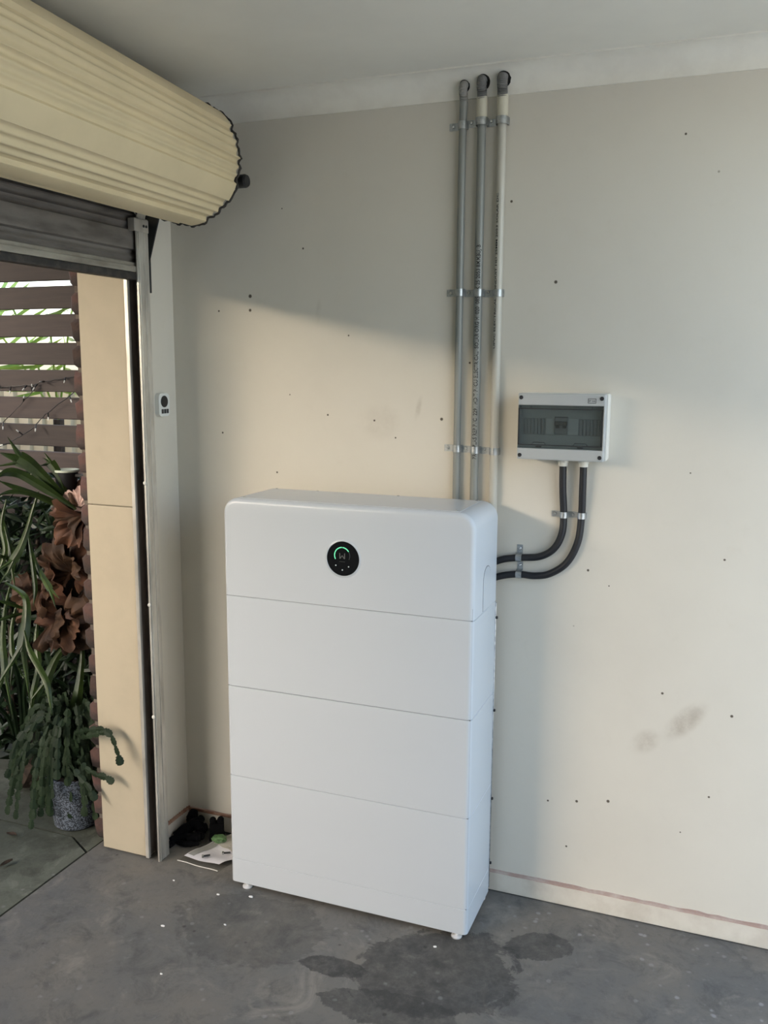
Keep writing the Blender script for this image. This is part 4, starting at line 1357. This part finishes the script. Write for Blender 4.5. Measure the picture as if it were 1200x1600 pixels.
fairy([(-.78, .225, 1.525), (-.83, .222, 1.478), (-.964, .22, 1.371), (-1.05, .222, 1.30)], 'short black fairy light wire slanting at the left edge of the screen', 3)

# ------------------------------------------------------------------ things lying about on the floor
M_PAPER = mat('white_paper', (0.66, 0.66, 0.70), 0.6, var=(0.60, 0.60, 0.64), scale=8)
M_PLASTIC = glass_mat('thin_clear_plastic', (0.93, 0.93, 0.91), 0.25, 0.10)
M_ZIP = mat('milky_zip_seal', (0.62, 0.62, 0.58), 0.4)
M_BLACKC = mat('matt_black_cloth', (0.004, 0.004, 0.005), 0.95, spec=0.1, bumps=(150, .4))
M_GRN = mat('green_plastic', (0.10, 0.20, 0.08), 0.4, var=(0.07, 0.14, 0.06), scale=60)
def bilin(A, B, C_, D):
    A, B, C_, D = map(Vector, (A, B, C_, D))
    return lambda u, v: (A * (1 - u) + B * u) * (1 - v) + (D * (1 - u) + C_ * u) * v
bag = thing('zip_bag', (0.2, -0.15, 0), 'clear plastic zip bag lying on the floor under white paper', 'bag')
f = bilin((0.105, -0.228, .002), (0.262, -0.236, .002), (0.305, -0.10, .004), (0.135, -0.03, .004))
b = bmesh.new(); grid_sheet(b, lambda u, v: f(u, v) + Vector((0, 0, .0012 * math.sin(9 * u + 5 * v))), 14, 10); obj('film', b, M_PLASTIC, bag)
b = bmesh.new(); tube(b, [f(u / 12, 0.0) + Vector((0, 0, .0022 + .0010 * math.sin(9 * u / 12))) for u in range(13)], 0.0016, 6); obj('zip_seal', b, M_ZIP, bag)
g = bilin((0.1176, -0.2069, .004), (0.252, -0.2105, .0035), (0.305, -0.13, .006), (0.165, -0.075, .006))
b = bmesh.new(); grid_sheet(b, lambda u, v: g(u, v) + Vector((0, 0, .006 + .0025 * math.sin(6 * u + 2) + .003 * math.sin(7 * v))), 16, 10, .0006)
ps = obj('instruction_sheet', b, M_PAPER, loc=(0.2, -0.15, 0.004)); tag(ps, 'crumpled white paper sheet on the floor beside the battery unit', 'paper')
b = bmesh.new(); grid_sheet(b, lambda u, v: g(.03 + u * .17, .08 + v * .84) + Vector((0, 0, .0076 + .0025 * math.sin(6 * (.03 + u * .17) + 2) + .003 * math.sin(7 * (.08 + v * .84)))), 4, 8, .0003)
obj('grey_panel', b, mat('grey_print_band', (0.30, 0.31, 0.29), 0.6), ps)
g2 = bilin((0.165, -0.105, .012), (0.285, -0.135, .012), (0.33, -0.035, .016), (0.195, -0.018, .018))
b = bmesh.new(); grid_sheet(b, lambda u, v: g2(u, v) + Vector((0, 0, .004 * math.sin(5 * u + 4 * v) + .003 * math.sin(13 * u - 3 * v))), 14, 10, .0006)
o = obj('plastic_pouch', b, mat('cloudy_plastic', (0.50, 0.49, 0.44), 0.35, var=(0.42, 0.41, 0.36), scale=20), loc=(0.24, -0.08, 0.008)); tag(o, 'cloudy plastic pouch on top of the white paper against the unit', 'bag')
b = bmesh.new()
t = bmesh.new(); bmesh.ops.create_icosphere(t, subdivisions=3, radius=1)
rr = random.Random(9)
for v in t.verts:
    k = 1 + rr.uniform(-.16, .16)
    v.co = Vector((0.182 + v.co.x * .026 * k, -0.093 + v.co.y * .022 * k, 0.026 + v.co.z * .011 * k))
merge(b, t)
o = obj('green_wrapper', b, M_GRN, loc=(0.182, -0.093, 0.014)); tag(o, 'small crumpled green wrapper beside the black bundle', 'wrapper')
for (x, y, a), lab in (((0.192, -0.190, .7), 'small dark bolt near the front edge of the white paper'), ((0.245, -0.150, .5), 'small dark bolt near the middle of the white paper')):
    z = .0185
    root = thing('bolt', (x, y, .012), lab, 'bolt', 'bolts on the paper')
    d = Vector((math.cos(a), math.sin(a), 0))
    b = bmesh.new(); tube(b, [Vector((x, y, z)) - d * .010, Vector((x, y, z)) + d * .012], 0.0032, 8); obj('shank', b, M_STEELB, root)
    b = bmesh.new(); tube(b, [Vector((x, y, z)) - d * .015, Vector((x, y, z)) - d * .009], 0.0062, 6); obj('head', b, M_ZINC, root)

bun = thing('black_bundle', (0.075, -0.075, 0), 'tangled matt black bundle slumped in the wall corner', 'bundle')
rr = random.Random(13)
lumps = [([(0.02, -0.145, .012), (0.045, -0.120, .016), (0.075, -0.105, .018), (0.105, -0.10, .014)], .017),
         ([(0.025, -0.125, .020), (0.05, -0.09, .035), (0.07, -0.055, .045), (0.075, -0.03, .05)], .019),
         ([(0.04, -0.05, .03), (0.045, -0.045, .055), (0.05, -0.04, .078)], .020),
         ([(0.075, -0.125, .014), (0.095, -0.11, .022), (0.11, -0.10, .024), (0.118, -0.09, .022)], .016),
         ([(0.09, -0.08, .02), (0.098, -0.06, .03), (0.106, -0.05, .028)], .018),
         ([(0.05, -0.14, .010), (0.085, -0.14, .011), (0.12, -0.125, .012)], .010),
         ([(0.022, -0.155, .010), (0.030, -0.165, .010), (0.04, -0.15, .012)], .011),
         ([(0.055, -0.075, .05), (0.085, -0.07, .045), (0.10, -0.055, .035)], .016)]
for pts, r in lumps:
    C = catmull(pts, 6)
    b = bmesh.new(); tube(b, C, [max(.004, r * (.6 + .4 * math.sin(PI * (i + .5) / len(C))) * rr.uniform(.9, 1.1)) for i in range(len(C))], 12)
    obj('fold', b, M_BLACKC, bun, smooth=True)
con = thing('black_connector', (0.15, -0.06, 0), 'black block with two round knobs beside the tangled bundle', 'connector')
M45 = Matrix.Translation((0.150, -0.055, 0.042)) @ Matrix.Rotation(.5, 4, 'Z') @ Matrix.Rotation(.15, 4, 'X')
b = bmesh.new(); box(b, -.024, .024, -.014, .014, -.026, .022, .003, 2, M45); obj('block', b, M_BLACKC, con)
for s in (-.013, .013):
    b = bmesh.new(); lathe(b, [(0.010, .022), (.0115, .026), (.0115, .034), (.008, .039)], (s, 0, 0), 'Z', 14)
    bmesh.ops.transform(b, matrix=M45, verts=b.verts); obj('knob', b, M_BLACKC, con, smooth=True)
b = bmesh.new(); box(b, -.026, .026, -.018, .018, 0.0, .018, .003)
bmesh.ops.transform(b, matrix=Matrix.Translation((0.150, -0.055, 0.0)) @ Matrix.Rotation(.5, 4, 'Z'), verts=b.verts); obj('foot_block', b, M_BLACKC, con)

M_CHIP = mat('white_chip', (0.75, 0.75, 0.73), 0.6)
for i, (x, y, s) in enumerate(((0.330, -0.345, .006), (0.265, -0.54, .007), (0.43, -0.47, .005), (0.16, -0.33, .004), (0.55, -0.98, .007), (0.385, -0.72, .004), (0.43, -0.318, .008), (1.03, -0.34, .007))):
    b = bmesh.new()
    t = bmesh.new(); bmesh.ops.create_icosphere(t, subdivisions=1, radius=1)
    rr = random.Random(i)
    for v in t.verts:
        k = 1 + rr.uniform(-.3, .3)
        v.co = Vector((x + v.co.x * s * k, y + v.co.y * s * .6 * k, max(0, .002 + v.co.z * .0025 * k)))
    merge(b, t)
    o = obj('paint_chip', b, M_CHIP, loc=(x, y, 0)); tag(o, 'tiny white chip lying on the concrete floor', 'debris', 'white chips on the floor')
for i, (x, y) in enumerate(((-0.52, -0.30), (-0.40, -0.45), (-0.62, -0.42), (-0.66, -0.26), (-0.33, -0.60))):
    b = bmesh.new()
    a = i * 1.3; L = .022
    grid_sheet(b, lambda u, v: (x + (u - .5) * 2 * L * math.cos(a) - (v - .5) * .018 * math.sin(a) * math.sin(PI * (u * .96 + .02)), y + (u - .5) * 2 * L * math.sin(a) + (v - .5) * .018 * math.cos(a) * math.sin(PI * (u * .96 + .02)), .002 + .006 * (2 * v - 1) ** 2 + .003 * u), 8, 4, .0006)
    o = obj('dead_leaf', b, M_DRY, loc=(x, y, -0.002)); tag(o, 'small dead brown leaf on the outside path', 'leaf', 'dead leaves on the path')

# ------------------------------------------------------------------ unseen hedge, added to cut off the low sky at the roller door
rr = random.Random(31)
b = bmesh.new()
def hedge(u, v):
    a = v * 4
    prof = [(-3.0, -0.13), (-2.9, 1.2), (-3.05, 2.42), (-3.75, 2.42), (-3.9, -0.13)]
    i = min(int(a), 3); t = a - i
    x = prof[i][0] * (1 - t) + prof[i + 1][0] * t
    z = prof[i][1] * (1 - t) + prof[i + 1][1] * t
    return (x + rr.uniform(-.07, .07), -22 + 23.2 * u + rr.uniform(-.05, .05), z + rr.uniform(-.06, .06))
grid_sheet(b, hedge, 150, 32)
o = obj('unseen_skyline_hedge', b, M_DEEP, loc=(-3.4, -11, -0.13)); tag(o, 'added tall dark green hedge, out of view, blocking the low sky', 'hedge')
